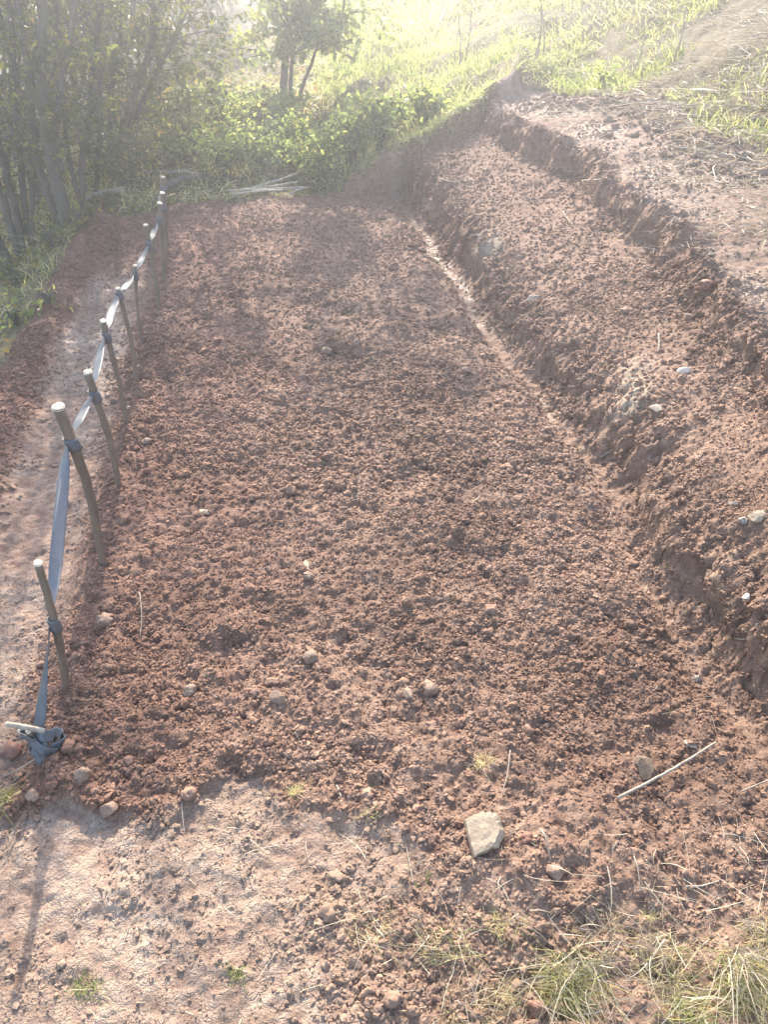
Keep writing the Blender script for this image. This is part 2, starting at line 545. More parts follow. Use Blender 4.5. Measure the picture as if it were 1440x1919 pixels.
    h = math_n(ns, ls, 'ADD', math_n(ns, ls, 'ADD', math_n(ns, ls, 'MULTIPLY', nB, 1.6), nC), math_n(ns, ls, 'ADD', cr, math_n(ns, ls, 'MULTIPLY', nD, 1.2)))
    ls.new(h, bp.inputs['Height']); ls.new(bp.outputs[0], b.inputs['Normal'])
    return m


def leaf_material(name, stops, trans=.5, rough=.45, tint=(1.9, 1.8, .95)):
    m, ns, ls, b = new_mat(name)
    c = ramp(ns, ls, attr(ns, 'rnd'), stops)
    ls.new(c, b.inputs['Base Color']); b.inputs['Roughness'].default_value = rough
    b.inputs['Specular IOR Level'].default_value = .4
    tr = node(ns, 'ShaderNodeBsdfTranslucent')
    c2 = mix(ns, ls, 1.0, c, tint, 'MULTIPLY'); ls.new(c2, tr.inputs[0])
    mx = node(ns, 'ShaderNodeMixShader'); mx.inputs[0].default_value = trans
    ls.new(b.outputs[0], mx.inputs[1]); ls.new(tr.outputs[0], mx.inputs[2])
    ls.new(mx.outputs[0], ns['Material Output'].inputs['Surface'])
    return m


def bark_material(name, dark, light, scale=30, stretch=.12):
    m, ns, ls, b = new_mat(name)
    tc = node(ns, 'ShaderNodeTexCoord').outputs['Object']
    mp = node(ns, 'ShaderNodeMapping'); mp.inputs['Scale'].default_value = (1, 1, stretch); ls.new(tc, mp.inputs[0])
    n = noise_node(ns, ls, mp.outputs[0], scale, 6, .65)
    n2 = noise_node(ns, ls, tc, scale * .4, 3)
    c = ramp(ns, ls, mix(ns, ls, .4, n, n2), [(.32, dark), (.68, light)])
    ls.new(c, b.inputs['Base Color']); b.inputs['Roughness'].default_value = .8
    bp = node(ns, 'ShaderNodeBump'); bp.inputs['Strength'].default_value = .7; bp.inputs['Distance'].default_value = .002
    ls.new(n, bp.inputs['Height']); ls.new(bp.outputs[0], b.inputs['Normal'])
    return m


def stone_material(name, a, b_, scale=25):
    m, ns, ls, b = new_mat(name)
    tc = node(ns, 'ShaderNodeTexCoord').outputs['Object']
    n = noise_node(ns, ls, tc, scale, 6, .6); n2 = noise_node(ns, ls, tc, scale * 7, 3)
    c = ramp(ns, ls, mix(ns, ls, .35, n, n2), [(.33, a), (.66, b_)])
    ls.new(c, b.inputs['Base Color']); b.inputs['Roughness'].default_value = .8
    bp = node(ns, 'ShaderNodeBump'); bp.inputs['Strength'].default_value = .7; bp.inputs['Distance'].default_value = .002
    ls.new(n2, bp.inputs['Height']); ls.new(bp.outputs[0], b.inputs['Normal'])
    return m


M_soil = soil_material('soil')
M_clod = soil_material('clod_soil', clod=True)
M_leaf_wood = leaf_material('woodland_leaf', [(0, (.045, .058, .024)), (.4, (.085, .100, .036)), (.65, (.14, .145, .048)), (.86, (.24, .215, .06)), (1, (.24, .14, .065))], .55)
M_leaf_green = leaf_material('shrub_leaf', [(0, (.085, .115, .045)), (.5, (.15, .185, .075)), (.85, (.25, .265, .10)), (1, (.33, .28, .11))], .6, .4, (2.0, 1.95, 1.2))
M_grass = leaf_material('grass_blade', [(0, (.10, .145, .05)), (.35, (.19, .22, .09)), (.62, (.29, .28, .16)), (1, (.43, .375, .275))], .5, .5, (2.4, 2.25, 1.5))
M_straw = leaf_material('dry_straw', [(0, (.22, .165, .11)), (.5, (.36, .295, .20)), (1, (.50, .44, .34))], .2, .6, (1.1, 1.05, .95))
M_bark = bark_material('tree_bark', (.045, .036, .026), (.15, .125, .095), 22)
M_stake = bark_material('stake_bark', (.080, .056, .037), (.215, .158, .108), 45)
M_cut = stone_material('fresh_cut_wood', (.38, .30, .205), (.60, .50, .36), 60)
M_dead = bark_material('dead_wood', (.17, .13, .09), (.40, .34, .26), 40)
M_slab = stone_material('tan_stone', (.25, .178, .112), (.40, .30, .20), 20)
M_pale = stone_material('pale_stone', (.20, .152, .108), (.36, .29, .21), 30)
M_white = stone_material('white_stone', (.46, .40, .32), (.70, .63, .53), 30)
M_grey = stone_material('grey_stone', (.15, .122, .095), (.30, .25, .20), 30)
M_tanclod = stone_material('tan_earth', (.165, .106, .069), (.262, .176, .120), 45)
M_humus = stone_material('dark_humus', (.055, .036, .024), (.15, .10, .066), 60)
M_redclod = stone_material('red_earth', (.13, .055, .035), (.24, .115, .075), 40)
M_brownclod = stone_material('brown_earth', (.15, .088, .057), (.275, .178, .120), 45)


def webbing_material():
    m, ns, ls, b = new_mat('webbing')
    uv = node(ns, 'ShaderNodeAttribute', attribute_name='along').outputs['Fac']
    s = math_n(ns, ls, 'SINE', math_n(ns, ls, 'MULTIPLY', uv, 2600.0))
    pos = node(ns, 'ShaderNodeNewGeometry').outputs['Position']
    n = noise_node(ns, ls, pos, 60, 4)
    c = ramp(ns, ls, n, [(.3, (.044, .046, .051)), (.7, (.085, .089, .096))])
    dn = noise_node(ns, ls, pos, 24, 5, .65)
    c = mix(ns, ls, ramp(ns, ls, dn, [(.5, (0, 0, 0)), (.68, (.6, .6, .6))]), c, (.17, .125, .095))
    c = mix(ns, ls, math_n(ns, ls, 'MULTIPLY_ADD', s, .12, True), c, (.12, .13, .145))
    ls.new(c, b.inputs['Base Color']); b.inputs['Roughness'].default_value = .45
    b.inputs['Specular IOR Level'].default_value = .45
    bp = node(ns, 'ShaderNodeBump'); bp.inputs['Strength'].default_value = .25; bp.inputs['Distance'].default_value = .0008
    ls.new(s, bp.inputs['Height']); ls.new(bp.outputs[0], b.inputs['Normal'])
    tr = node(ns, 'ShaderNodeBsdfTranslucent'); tr.inputs[0].default_value = (.2, .22, .24, 1)
    mx = node(ns, 'ShaderNodeMixShader'); mx.inputs[0].default_value = .05
    ls.new(b.outputs[0], mx.inputs[1]); ls.new(tr.outputs[0], mx.inputs[2])
    ls.new(mx.outputs[0], ns['Material Output'].inputs['Surface'])
    return m


M_web = webbing_material()

# ------------------------------------------------------------------ ground: one continuous relief, split into the surfaces one can name
def geo_steps(a, d, end, g):
    out = []; x = a
    while x < end:
        x += d; d *= g; out.append(x)
    return out


xs = np.concatenate([-np.array(geo_steps(2.6, .04, 38, 1.07))[::-1], np.arange(-2.6, -1.4, .022), np.arange(-1.4, 2.3, .0065), np.arange(2.3, 4.4, .014), geo_steps(4.4, .02, 38, 1.06)])
yy = [-6, -4, -2.5, -1.5, -.9, -.5, -.2, 0, .12, .2]; y = .28
while y < 46:
    yy.append(y); D = .8 * y + .96
    y += max(.0052, .55 * D * D / 1230) if y < 7.2 else .02 * (1 + (y - 7.2) * .35)
ys = np.array(yy)
GX, GY = np.meshgrid(xs, ys)
gx, gy = GX.ravel(), GY.ravel()
gz = zones(gx, gy)
gh = full_h(gx, gy, gz)
# ragged, slightly undercut faces on the two walls
w1g = wall_one_x(gy); w2g = wall_two_x(gy)
def wall_push(x, y, h, past):
    k = (np.exp(-((x - wall_one_x(y) - .02) / .06) ** 2) + np.exp(-((x - wall_two_x(y)) / .07) ** 2)) * (1 - past)
    return -k * .035 * (fbm(y * 12, h * 30, 71, 3) + .3), k * .02 * fbm(x * 30, h * 30, 72, 2)


kw = (np.exp(-((gx - w1g - .02) / .06) ** 2) + np.exp(-((gx - w2g) / .07) ** 2)) * (1 - gz['past'])
vx = gx - kw * .035 * (fbm(gy * 12, gh * 30, 71, 3) + .3)
vy = gy + kw * .02 * fbm(gx * 30, gh * 30, 72, 2)
V = np.stack([vx, vy, gh], 1)
redness = np.clip(.75 * sm(.5, -.7, gx + .25 * gz['n1']) + .35 * sm(3.5, 5.5, gy) - .2 * sm(2.4, 1.2, gy), 0, 1)
compact = np.clip(gz['path'] * (.75 + .6 * gz['n1']) + gz['front'] * (.9 + .7 * gz['n1']) * sm(1.0, .2, gx + .2 * gz['n1']) + .25 * gz['front'] + .5 * gz['upper'] * (1 + 1.2 * gz['n1']) + .35 * gz['ditch'] * (1 + gz['n1']), 0, 1)
wet = np.clip(sm(.35, .8, gz['ditch'] + .35 * gz['n1'] + .35 * gz['n2']) * sm(2.5, 3.1, gy) * sm(-.25, .25, vnoise(gy * 2.6, gy * 0, 77) + .2) + .10 * gz['upper'] * sm(.1, .4, gz['n1']) + .12 * gz['path'], 0, 1)


def blob(px, py, r, lift=0):
    p = on_ground(px, py)
    return np.exp(-(((gx - p[0]) ** 2 + (gy - p[1]) ** 2) / r ** 2) + .0 * gx)


pale = np.clip(1.1 * (blob(1190, 700, .10) + blob(1180, 760, .07) + .8 * blob(920, 470, .10) + .6 * blob(1370, 1080, .10) + .5 * blob(905, 450, .08)) * (1 + gz['n2']) - .15, 0, .9)
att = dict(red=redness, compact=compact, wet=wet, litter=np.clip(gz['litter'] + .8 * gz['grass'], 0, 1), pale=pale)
ny, nx = GX.shape
I = np.arange(ny * nx).reshape(ny, nx)
Q = np.stack([I[:-1, :-1], I[:-1, 1:], I[1:, 1:], I[1:, :-1]], -1).reshape(-1, 4)
cx = gx[Q].mean(1); cy = gy[Q].mean(1)
ey = end_y(cx); fy = front_y(cx); c1 = wall_one_x(cy); c2 = wall_two_x(cy)
zone = np.full(len(Q), 0)
zone[(cy > ey) & (cx > .6)] = 5
zone[(cy > ey) & (cx <= .6)] = 6
m_ = (cy <= ey)
zone[m_ & (cx < -1.25)] = 6
zone[m_ & (cx >= -1.25) & (cx < -.7)] = 1
zone[m_ & (cx >= -.7) & (cx < c1 - .17)] = 0
zone[m_ & (cx >= c1 - .17) & (cx < c1 - .03)] = 3
zone[m_ & (cx >= c1 - .03) & (cx < c2 - .04)] = 4
zone[m_ & (cx >= c2 - .04)] = 7
zone[m_ & (cx >= np.interp(cy, [2.5, 3.5, 4.3, 4.93, 5.72, 6.17, 6.53], [3.2, 2.98, 2.80, 2.70, 2.68, 2.46, 2.33]))] = 5
zone[m_ & (cy < fy) & (cx > -1.25) & (cx < c1 - .03)] = 2
for k, (nm, lb, ct) in enumerate([('garden_bed', 'long bed of loose reddish brown tilled soil', 'soil'), ('dirt_path', 'trodden bare earth path beside the stakes', 'path'),
                                  ('ground', 'smeared pale trampled earth in front of the bed', 'ground'), ('ditch', 'narrow wet drainage ditch along the foot of the bank', 'ditch'),
                                  ('terrace', 'sloping terrace of dug soil above the ditch', 'terrace'), ('hillside', 'sunlit grassy hillside above the diggings', 'hillside'),
                                  ('woodland_ground', 'shaded leafy ground under the trees', 'ground'), ('upper_path', 'pale trampled earth above the second bank', 'path')]):
    q = Q[zone == k]
    u, inv = np.unique(q, return_inverse=True)
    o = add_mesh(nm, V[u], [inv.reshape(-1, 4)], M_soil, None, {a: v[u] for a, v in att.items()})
    tag(o, lb, ct, kind='structure')
del GX, GY, Q, I

# ------------------------------------------------------------------ crumbs of soil lying on the loose ground (nobody could count these)
P1, F1 = ico(1); P2, F2 = ico(2)
P3, F3 = ico(3)
lump1 = [lumpy(P1, 100 + k, .42) * np.array([1, 1, .8]) for k in range(10)]
lump2 = [lumpy(P2, 200 + k, .34, 2.1) * np.array([1, 1, .78]) for k in range(14)]
lump3 = [lumpy(lumpy(P3, 300 + k, .26, 1.5), 350 + k, .13, 4.2) * np.array([1, 1, .75]) for k in range(16)]


def rand_rot(n, r):
    q = r.normal(size=(n, 4)); q /= np.linalg.norm(q, axis=1)[:, None]
    w, x, y, z = q.T
    return np.stack([np.stack([1 - 2 * (y * y + z * z), 2 * (x * y - z * w), 2 * (x * z + y * w)], -1),
                     np.stack([2 * (x * y + z * w), 1 - 2 * (x * x + z * z), 2 * (y * z - x * w)], -1),
                     np.stack([2 * (x * z - y * w), 2 * (y * z + x * w), 1 - 2 * (x * x + y * y)], -1)], 1)


def scatter_crumbs(rg, n, r0, r1, ymin, ymax, protos, F, geo, dens, xr=(-1.4, 2.25)):
    ylen = ymax - ymin
    x = rg.uniform(*xr, n); y = rg.uniform(ymin, ymax, n)
    z = zones(x, y)
    w = dens(z, x, y)
    keep = rg.random(n) < w
    # inside the view only, with a margin
    dep = (x * CF[0] + y * CF[1]) + (CAM_H) * math.sin(PITCH)
    lat = x * CR[0] + y * CR[1]
    keep &= np.abs(lat) < dep * .5 + .45
    x, y = x[keep], y[keep]; zz = {k: v[keep] for k, v in z.items()}
    m = len(x)
    h = full_h(x, y, zz)
    qx, qy = wall_push(x, y, h, zz['past']); x = x + qx; y = y + qy
    r = r0 * (r1 / r0) ** (rg.random(m) ** 1.6)
    Rm = rand_rot(m, rg)
    sc = rg.uniform(.75, 1.25, (m, 3))
    pr = rg.integers(0, len(protos), m)
    rn = rg.random(m)
    cp = np.clip(zz['front'] + zz['path'] + zz['upper'], 0, 1)
    rd = np.clip(.75 * sm(.5, -.7, x + .25 * zz['n1']) + .35 * sm(3.5, 5.5, y) - .2 * sm(2.4, 1.2, y), 0, 1)
    for k in range(len(protos)):
        s = np.where(pr == k)[0]
        if not len(s): continue
        Vk = np.einsum('nij,nvj->nvi', Rm[s], protos[k][None] * sc[s][:, None]) * r[s][:, None, None]
        Vk[:, :, 2] *= .85
        Vk += np.stack([x[s], y[s], h[s] + r[s] * np.where(r[s] < .009, .06, .2)], 1)[:, None]
        nv = protos[k].shape[0]
        Fk = (F[None] + (np.arange(len(s)) * nv)[:, None, None]).reshape(-1, 3)
        geo.add(Vk.reshape(-1, 3), Fk, np.repeat(rn[s], nv))
        geo.B.append(np.repeat(cp[s], nv)); geo.R.append(np.repeat(rd[s], nv))
    return m


def crumb_density(z, x, y):
    return np.clip(z['loose'] * (.35 + .75 * sm(-.4, .35, z['n1'] + .4 * z['n2'])) * (1 - .85 * z['ditch']) * (1 - .15 * z['terr']) + .10 * (z['front'] + z['path'] * .6 + z['upper'] * .8) * sm(.0, .4, z['n1'] + z['n2']), 0, 1)


rc = np.random.default_rng(21)
gc = Geo(); gc2 = Geo()
coarse = lambda z, x, y: crumb_density(z, x, y) * (.10 + .90 * sm(.0, .5, z['n1'] * .9 + z['n2'])) * (1 + 1.2 * sm(1.3, .9, y)) / 1.6
scatter_crumbs(rc, 130000, .0024, .0050, .42, 2.1, lump1, F1, gc, crumb_density)
scatter_crumbs(rc, 90000, .0042, .0075, .42, 3.6, lump1, F1, gc, crumb_density)
scatter_crumbs(rc, 52000, .0060, .0105, 2.2, 6.6, lump1, F1, gc, crumb_density)
scatter_crumbs(rc, 20000, .0065, .0110, .45, 3.4, lump2, F2, gc, coarse)
scatter_crumbs(rc, 4200, .009, .018, .45, 6.4, lump3, F3, gc2, coarse)
scatter_crumbs(rc, 300, .016, .026, .6, 6.4, lump3, F3, gc2, coarse)
near_wall = lambda z, x, y: (1 - z['past']) * np.maximum(np.exp(-((x - wall_one_x(y) - .03) / .06) ** 2), np.exp(-((x - wall_two_x(y)) / .06) ** 2))
scatter_crumbs(rc, 60000, .0035, .008, .8, 6.6, lump1, F1, gc, near_wall)
scatter_crumbs(rc, 5000, .007, .014, .8, 6.6, lump2, F2, gc2, near_wall)
border = lambda z, x, y: (1 - z['past']) * np.exp(-((x - np.interp(y, [2.5, 3.5, 4.3, 4.93, 5.72, 6.17, 6.53], [3.2, 2.98, 2.80, 2.70, 2.68, 2.46, 2.33]) + .12 + .2 * z['n1']) / .16) ** 2)
scatter_crumbs(rc, 1500, .012, .034, 2.8, 6.5, lump3, F3, gc2, border, (2.0, 3.3))
scatter_crumbs(rc, 9000, .006, .014, 2.8, 6.5, lump1, F1, gc, border, (2.0, 3.3))
scatter_crumbs(rc, 9000, .005, .012, 2.2, 6.5, lump1, F1, gc, lambda z, x, y: z['upper'] * sm(-.1, .4, z['n1']), (1.9, 3.2))
# dust and flakes on the trodden ground
scatter_crumbs(rc, 60000, .0014, .0040, .42, 2.2, lump1, F1, gc, lambda z, x, y: np.clip(z['front'] + z['path'], 0, 1) * sm(-.6, .4, z['n1'] + z['n2']))
scatter_crumbs(rc, 16000, .004, .009, 2.0, 6.2, lump1, F1, gc, lambda z, x, y: np.clip(z['upper'] + z['path'], 0, 1) * sm(-.6, .5, z['n1'] + z['n2']))


for g, smooth in ((gc, False), (gc2, True)):
    Vc = np.concatenate(g.V)
    o = add_mesh('soil_crumbs', Vc, [np.concatenate(f) for f in g.F.values()], M_clod, None, {'rnd': np.concatenate(g.A), 'red': np.concatenate(g.R), 'compact': np.concatenate(g.B)}, smooth)
    tag(o, 'loose crumbs of brown soil strewn over the dug ground', 'soil crumbs', kind='stuff')
del gc, gc2

# ------------------------------------------------------------------ stones and clods one can point to
def stone(name, label, cat, px, py, wpx, mat, flat=.7, aspect=1.0, seed=0, angular=False, yaw=0., tilt=0., sink=.36, group=None, sub=3):
    p = on_ground(px, py)
    p[2] = float(full_h(np.array([p[0]]), np.array([p[1]]))[0])
    D = float((p - CO) @ CF)
    r = wpx / FPX * D * .46
    base = P3 if sub == 3 else ico(sub)[0]; F = F3 if sub == 3 else ico(sub)[1]
    Vv = base.copy()
    rs = np.random.default_rng(seed)
    if angular:
        # planes chop a ball into a faceted block
        for k in range(11):
            nrm = rs.normal(size=3); nrm /= np.linalg.norm(nrm); dcut = rs.uniform(.55, .8)
            s = Vv @ nrm - dcut
            Vv = Vv - np.clip(s, 0, None)[:, None] * nrm
        Vv = lumpy(Vv, seed, .025, 3)
    else:
        Vv = lumpy(lumpy(lumpy(Vv, seed, .22, 1.2), seed + 1, .12, 3.2), seed + 2, .05, 8)
    Vv = Vv / np.abs(Vv[:, 0]).max() * np.array([1, aspect, flat])
    c, s = math.cos(tilt), math.sin(tilt)
    Vv = Vv @ np.array([[1, 0, 0], [0, c, s], [0, -s, c]])
    c, s = math.cos(yaw), math.sin(yaw)
    Vv = Vv @ np.array([[c, s, 0], [-s, c, 0], [0, 0, 1]])
    o = add_mesh(name, Vv * r, [F], mat, None, None, smooth=not angular)
    o.location = (p[0], p[1], p[2] + r * flat * (1 - 2 * sink))
    tag(o, label, cat, group)
    return o


def slab():
    """the flat angular stone at the front of the bed"""
    p = on_ground(907, 1572)
    p[2] = float(full_h(np.array([p[0]]), np.array([p[1]]))[0])
    out = np.array([(-.044, -.040), (.016, -.040), (.043, -.012), (.041, .026), (.012, .042), (-.034, .036)])
    rs = np.random.default_rng(3)
    pts = []
    for k in range(len(out)):
        a, b = out[k], out[(k + 1) % len(out)]
        for t in (0, .2, .4, .6, .8):
            pts.append(a + (b - a) * t + rs.normal(size=2) * .0014)
    pts = np.array(pts); n = len(pts)
    rings = []
    for sc, z in ((.96, -.014), (1.02, -.004), (1.0, .006), (.955, .011), (.7, .0125), (.4, .012), (.15, .0135)):
        zz = z + rs.normal(size=n) * (.0008 if sc > .9 else 0)
        rings.append(np.column_stack([pts * sc, zz]))
    # broken corner: the top drops on one side
    for rr in rings[2:4]:
        d = rr[:, 0] * .8 - rr[:, 1] * .6
        rr[:, 2] -= np.clip(d - .022, 0, 1) * .55
    Vv = np.concatenate(rings + [np.array([[0, 0, .013]])])
    F = []
    for k in range(len(rings) - 1):
        for j in range(n):
            F.append((k * n + j, k * n + (j + 1) % n, (k + 1) * n + (j + 1) % n, (k + 1) * n + j))
    T = [((len(rings) - 1) * n + j, (len(rings) - 1) * n + (j + 1) % n, len(Vv) - 1) for j in range(n)]
    o = add_mesh('flat_stone', Vv, [np.array(F), np.array(T)], M_slab, None, None, False)
    o.location = (p[0], p[1], p[2] + .013)
    o.rotation_euler = (R(13), R(-4), R(8))
    tag(o, 'flat tan angular stone slab lying at the front edge of the loose bed', 'stone')


slab()
STONES = [
    ('earth_clod', 'round brown clod sitting in the bed close beside the second nearest stake', 'clod', 196, 1165, 44, M_brownclod, .8, 1, 1, False),
    ('earth_clod', 'pale tan clod in the bed a step in from the nearest standing stake', 'clod', 355, 1300, 32, M_tanclod, .7, 1, 2, False),
    ('earth_clod', 'big reddish clod behind the knotted peg at the corner of the bed', 'clod', 28, 1412, 46, M_redclod, .75, 1, 3, False),
    ('earth_clod', 'smooth oblong brown clod in the shadow just below the peg', 'clod', 66, 1496, 38, M_brownclod, .6, .7, 4, False),
    ('earth_clod', 'pinkish upright lump between the peg and the smooth oblong clod', 'clod', 34, 1456, 22, M_brownclod, .9, .9, 5, False),
    ('flat_stone', 'small flat brown stone tilted on the middle of the bed above a tan clod', 'stone', 575, 1066, 32, M_slab, .28, .55, 6, True),
    ('earth_clod', 'tan crumbly clod just below the small flat tilted stone mid bed', 'clod', 578, 1094, 32, M_tanclod, .7, .8, 7, False),
    ('earth_clod', 'brown block-shaped clod on the open middle of the bed', 'clod', 583, 1240, 34, M_brownclod, .8, 1, 8, True),
    ('earth_clod', 'brown angular clod towards the front of the bed', 'clod', 522, 1318, 34, M_brownclod, .8, .9, 9, True),
    ('earth_clod', 'large rough clod half buried near the front centre of the bed', 'clod', 806, 1296, 42, M_brownclod, .75, .8, 10, False),
    ('earth_clod', 'wide pale lump beside the large half buried clod', 'clod', 765, 1308, 34, M_tanclod, .5, .6, 11, False),
    ('earth_clod', 'dark red clod in the grassy debris at the very front', 'clod', 1010, 1886, 44, M_redclod, .8, .9, 12, False),
    ('earth_clod', 'smooth faced block of dark earth behind the long pale stick', 'clod', 1205, 1440, 62, M_humus, .65, .8, 13, True),
    ('flat_stone', 'thin whitish flat stone just above the top of the long stick', 'stone', 1293, 1404, 30, M_pale, .22, .6, 14, True),
    ('stone', 'bright white stone lodged in a hollow on the upper terrace', 'stone', 1283, 702, 24, M_white, .8, 1.3, 15, True),
    ('stone', 'pale broken stone on the terrace below the bright white stone', 'stone', 1232, 772, 36, M_pale, .4, .8, 16, True),
    ('stone', 'long flat tan stone jutting from the terrace at the edge of the view', 'stone', 1418, 974, 56, M_slab, .3, .5, 17, True),
    ('stone', 'small grey pebble next to the long flat jutting stone', 'pebble', 1391, 985, 22, M_grey, .8, 1, 18, False),
    ('stone', 'slanting whitish stone sliver behind the small grey pebble', 'stone', 1378, 945, 36, M_pale, .4, .45, 19, True),
    ('stone', 'white chalky chip set in the bank above the foot of the low wall', 'stone', 1393, 1136, 22, M_white, .8, 1, 20, True),
    ('stone', 'lone white stone at the far corner of the terrace', 'stone', 927, 272, 11, M_white, .6, .6, 21, True),
    ('stone', 'sloping pale rock face sticking out of the low wall midway along the ditch', 'rock', 1000, 566, 38, M_pale, .5, .5, 22, True),
    ('stone', 'buff rock exposed in the low wall near the far end of the ditch', 'rock', 935, 468, 32, M_slab, .6, .6, 23, True),
    ('stone', 'dark grey pebble on the bed under the foot of the low wall', 'pebble', 1306, 1276, 22, M_grey, .7, .9, 24, False),
    ('earth_clod', 'brown clod at the edge of the trodden hollow in mid bed', 'clod', 668, 655, 20, M_brownclod, .9, 1, 25, False),
    ('earth_clod', 'darker clod on the far rim of the trodden hollow', 'clod', 612, 662, 24, M_brownclod, .8, 1, 26, False),
    ('earth_clod', 'small oblong clod below the trodden hollow', 'clod', 568, 711, 20, M_brownclod, .6, .6, 27, False),
    ('earth_clod', 'greyish clod by itself on the side of the bed near the ditch', 'clod', 873, 702, 26, M_brownclod, .6, .9, 28, False),
    ('earth_clod', 'tan clod near the third nearest stake', 'clod', 275, 830, 26, M_brownclod, .7, 1, 29, False),
    ('earth_clod', 'reddish cube shaped clod below the clod by the third stake', 'clod', 278, 890, 18, M_redclod, .9, 1, 30, True),
    ('flat_stone', 'thin tan stone lying in the bed not far from the second stake', 'stone', 385, 964, 30, M_slab, .3, .5, 31, True),
    ('earth_clod', 'large crumbly clod above the pale trampled ground', 'clod', 158, 1462, 40, M_brownclod, .8, .9, 32, False),
    ('earth_clod', 'square brown clod on the edge where loose soil meets pale ground', 'clod', 205, 1520, 36, M_brownclod, .8, .9, 33, True),
    ('earth_clod', 'reddish brown clod right beside the flat tan slab', 'clod', 985, 1580, 34, M_redclod, .5, .7, 34, False),
    ('earth_clod', 'pair-topped dark clod below the slab on the front slope', 'clod', 1040, 1640, 44, M_brownclod, .8, .9, 35, True),
    ('earth_clod', 'dark lump on the lip of the second bank beside the pale path', 'clod', 1325, 545, 44, M_redclod, .7, .8, 36, False),
    ('earth_clod', 'brown lump alone on the slope of the terrace', 'clod', 1170, 590, 22, M_brownclod, .7, .8, 37, False),
    ('earth_clod', 'dark crumbled clod on the upper part of the terrace', 'clod', 1290, 605, 26, M_brownclod, .7, .8, 38, False),
]
for s in STONES:
    nm, lb, ct, px, py, w, mt, fl, asp, sd, ang = s
    stone(nm, lb, ct, px, py, w, mt, fl, asp, sd, ang, yaw=sd * 1.3, tilt=.25 * math.sin(sd * 2.1), group='clods and stones lying about the diggings')

# ------------------------------------------------------------------ stakes
STAKES = [  # base, mids, top, wrap, radius foot, radius head, label
    ((124, 1303), [(113, 1225), (90, 1125)], (71, 1056), (101, 1172), .0125, .0105, 'short slim stake standing nearest to the knotted peg'),
    ((193, 1061), [(172, 950), (142, 850)], (109, 764), (131, 838), .0125, .0185, 'thickest stake with a broad pale sawn top, second from the knotted peg'),
    ((225, 914), [(209, 835), (186, 765)], (164, 698), (171, 738), .0105, .0150, 'crooked stake bent in the middle, just beyond the thickest stake'),
    ((239, 797), [(223, 720), (207, 660)], (193, 602), (201, 633), .0110, .0125, 'stake with a rounded dark strap loop, fourth from the knotted peg'),
    ((258, 716), [(246, 640)], (221, 541), (226, 557), .0130, .0100, 'stake whose tip barely clears the strap, fifth from the knotted peg'),
    ((266, 648), [(258, 570)], (253, 498), (253, 512), .0085, .0085, 'thinnest stake, faint against the soil, sixth from the knotted peg'),
    ((299, 581), [(286, 490)], (273, 422), (277, 464), .0120, .0120, 'stake with a small pale cut top, seventh from the knotted peg'),
    ((309, 519), [(303, 450)], (299, 381), (301, 416), .0140, .0150, 'stake in front of two others at the far end, eighth from the peg'),
    ((311, 502), [(308, 430)], (304, 362), (306, 390), .0160, .0150, 'stake almost hidden behind its neighbour, second from the far end'),
    ((312, 470), [(309, 400)], (305, 332), (302, 356), .0130, .0140, 'tallest looking stake, the last at the far end of the row'),
]
wraps = []
for i, (b, mids, t, wp, r0, r1, lab) in enumerate(STAKES):
    B = on_ground(*b)
    zt = on_plane_y(*t, B[1])
    P = [B - np.array([0, 0, .06]), B] + [on_plane_y(*m, B[1]) for m in mids] + [zt]
    root = empty('wooden_stake', B, lab, 'stake', 'stakes along the edge of the bed')
    C = resample(P, 26)
    rad = np.linspace(r0, r1, 26) * .86
    rk = np.random.default_rng(90 + i)
    C[2:-1] += np.cumsum(rk.normal(size=(23, 3)) * .0007, axis=0) * np.array([1, 1, 0]) * np.sin(np.linspace(0, math.pi, 23))[:, None]
    for kk in rk.integers(4, 24, 3): rad[kk] *= 1.13; rad[kk - 1] *= 1.05
    g = Geo(); tube(g, C, rad, 12, rough=.035, seed=i)
    rs = np.random.default_rng(50 + i)
    g.build('shaft', M_stake, root)
    # pale sawn end, a slightly domed disc 2 mm proud
    ax = C[-1] - C[-3]; ax /= np.linalg.norm(ax)
    n = 14; a = np.arange(n) * 2 * math.pi / n
    N = np.cross(ax, [.3, .1, .9]); N /= np.linalg.norm(N); Bn = np.cross(ax, N)
    rr = r1 * (1 + .06 * rs.normal(size=n))
    ring = lambda s, h: C[-1] + ax * h + (rr * s)[:, None] * (np.cos(a)[:, None] * N + np.sin(a)[:, None] * Bn)
    tilt = (np.cos(a) * .25 * r1)[:, None] * ax
    Vv = np.concatenate([ring(1.0, -.002), ring(.97, .0025) + tilt, ring(.5, .003) + tilt * .5, [C[-1] + ax * .0032]])
    F = [(k * n + j, k * n + (j + 1) % n, (k + 1) * n + (j + 1) % n, (k + 1) * n + j) for k in range(2) for j in range(n)]
    T = [(2 * n + j, 2 * n + (j + 1) % n, 3 * n) for j in range(n)]
    add_mesh('cut_end', Vv - B, [np.array(F), np.array(T)], M_cut, root)
    if i in (3, 4, 1):
        k = 9 if i == 3 else 12
        d = np.array([.8, -.3, .5]); d /= np.linalg.norm(d)
        g = Geo(); tube(g, np.array([C[k], C[k] + d * (rad[k] + .008), C[k] + d * (rad[k] + .014)]), [.0045, .004, .003], 7)
        g.build('twig_stub', M_cut if i != 1 else M_stake, root)
    W = on_plane_y(*wp, B[1])
    j = int(np.argmin(np.linalg.norm(C - W, axis=1)))
    Tn = C[min(j + 1, 25)] - C[max(j - 1, 0)]; Tn /= np.linalg.norm(Tn)
    wraps.append((C[j], Tn, rad[j]))

# ------------------------------------------------------------------ the strap, its turns round the stakes and the knot
strap = empty('strap', wraps[0][0], 'long blue-grey webbing strap twisted from stake to stake and knotted at the peg', 'strap')
SO = np.array(strap.location)
BW = .033


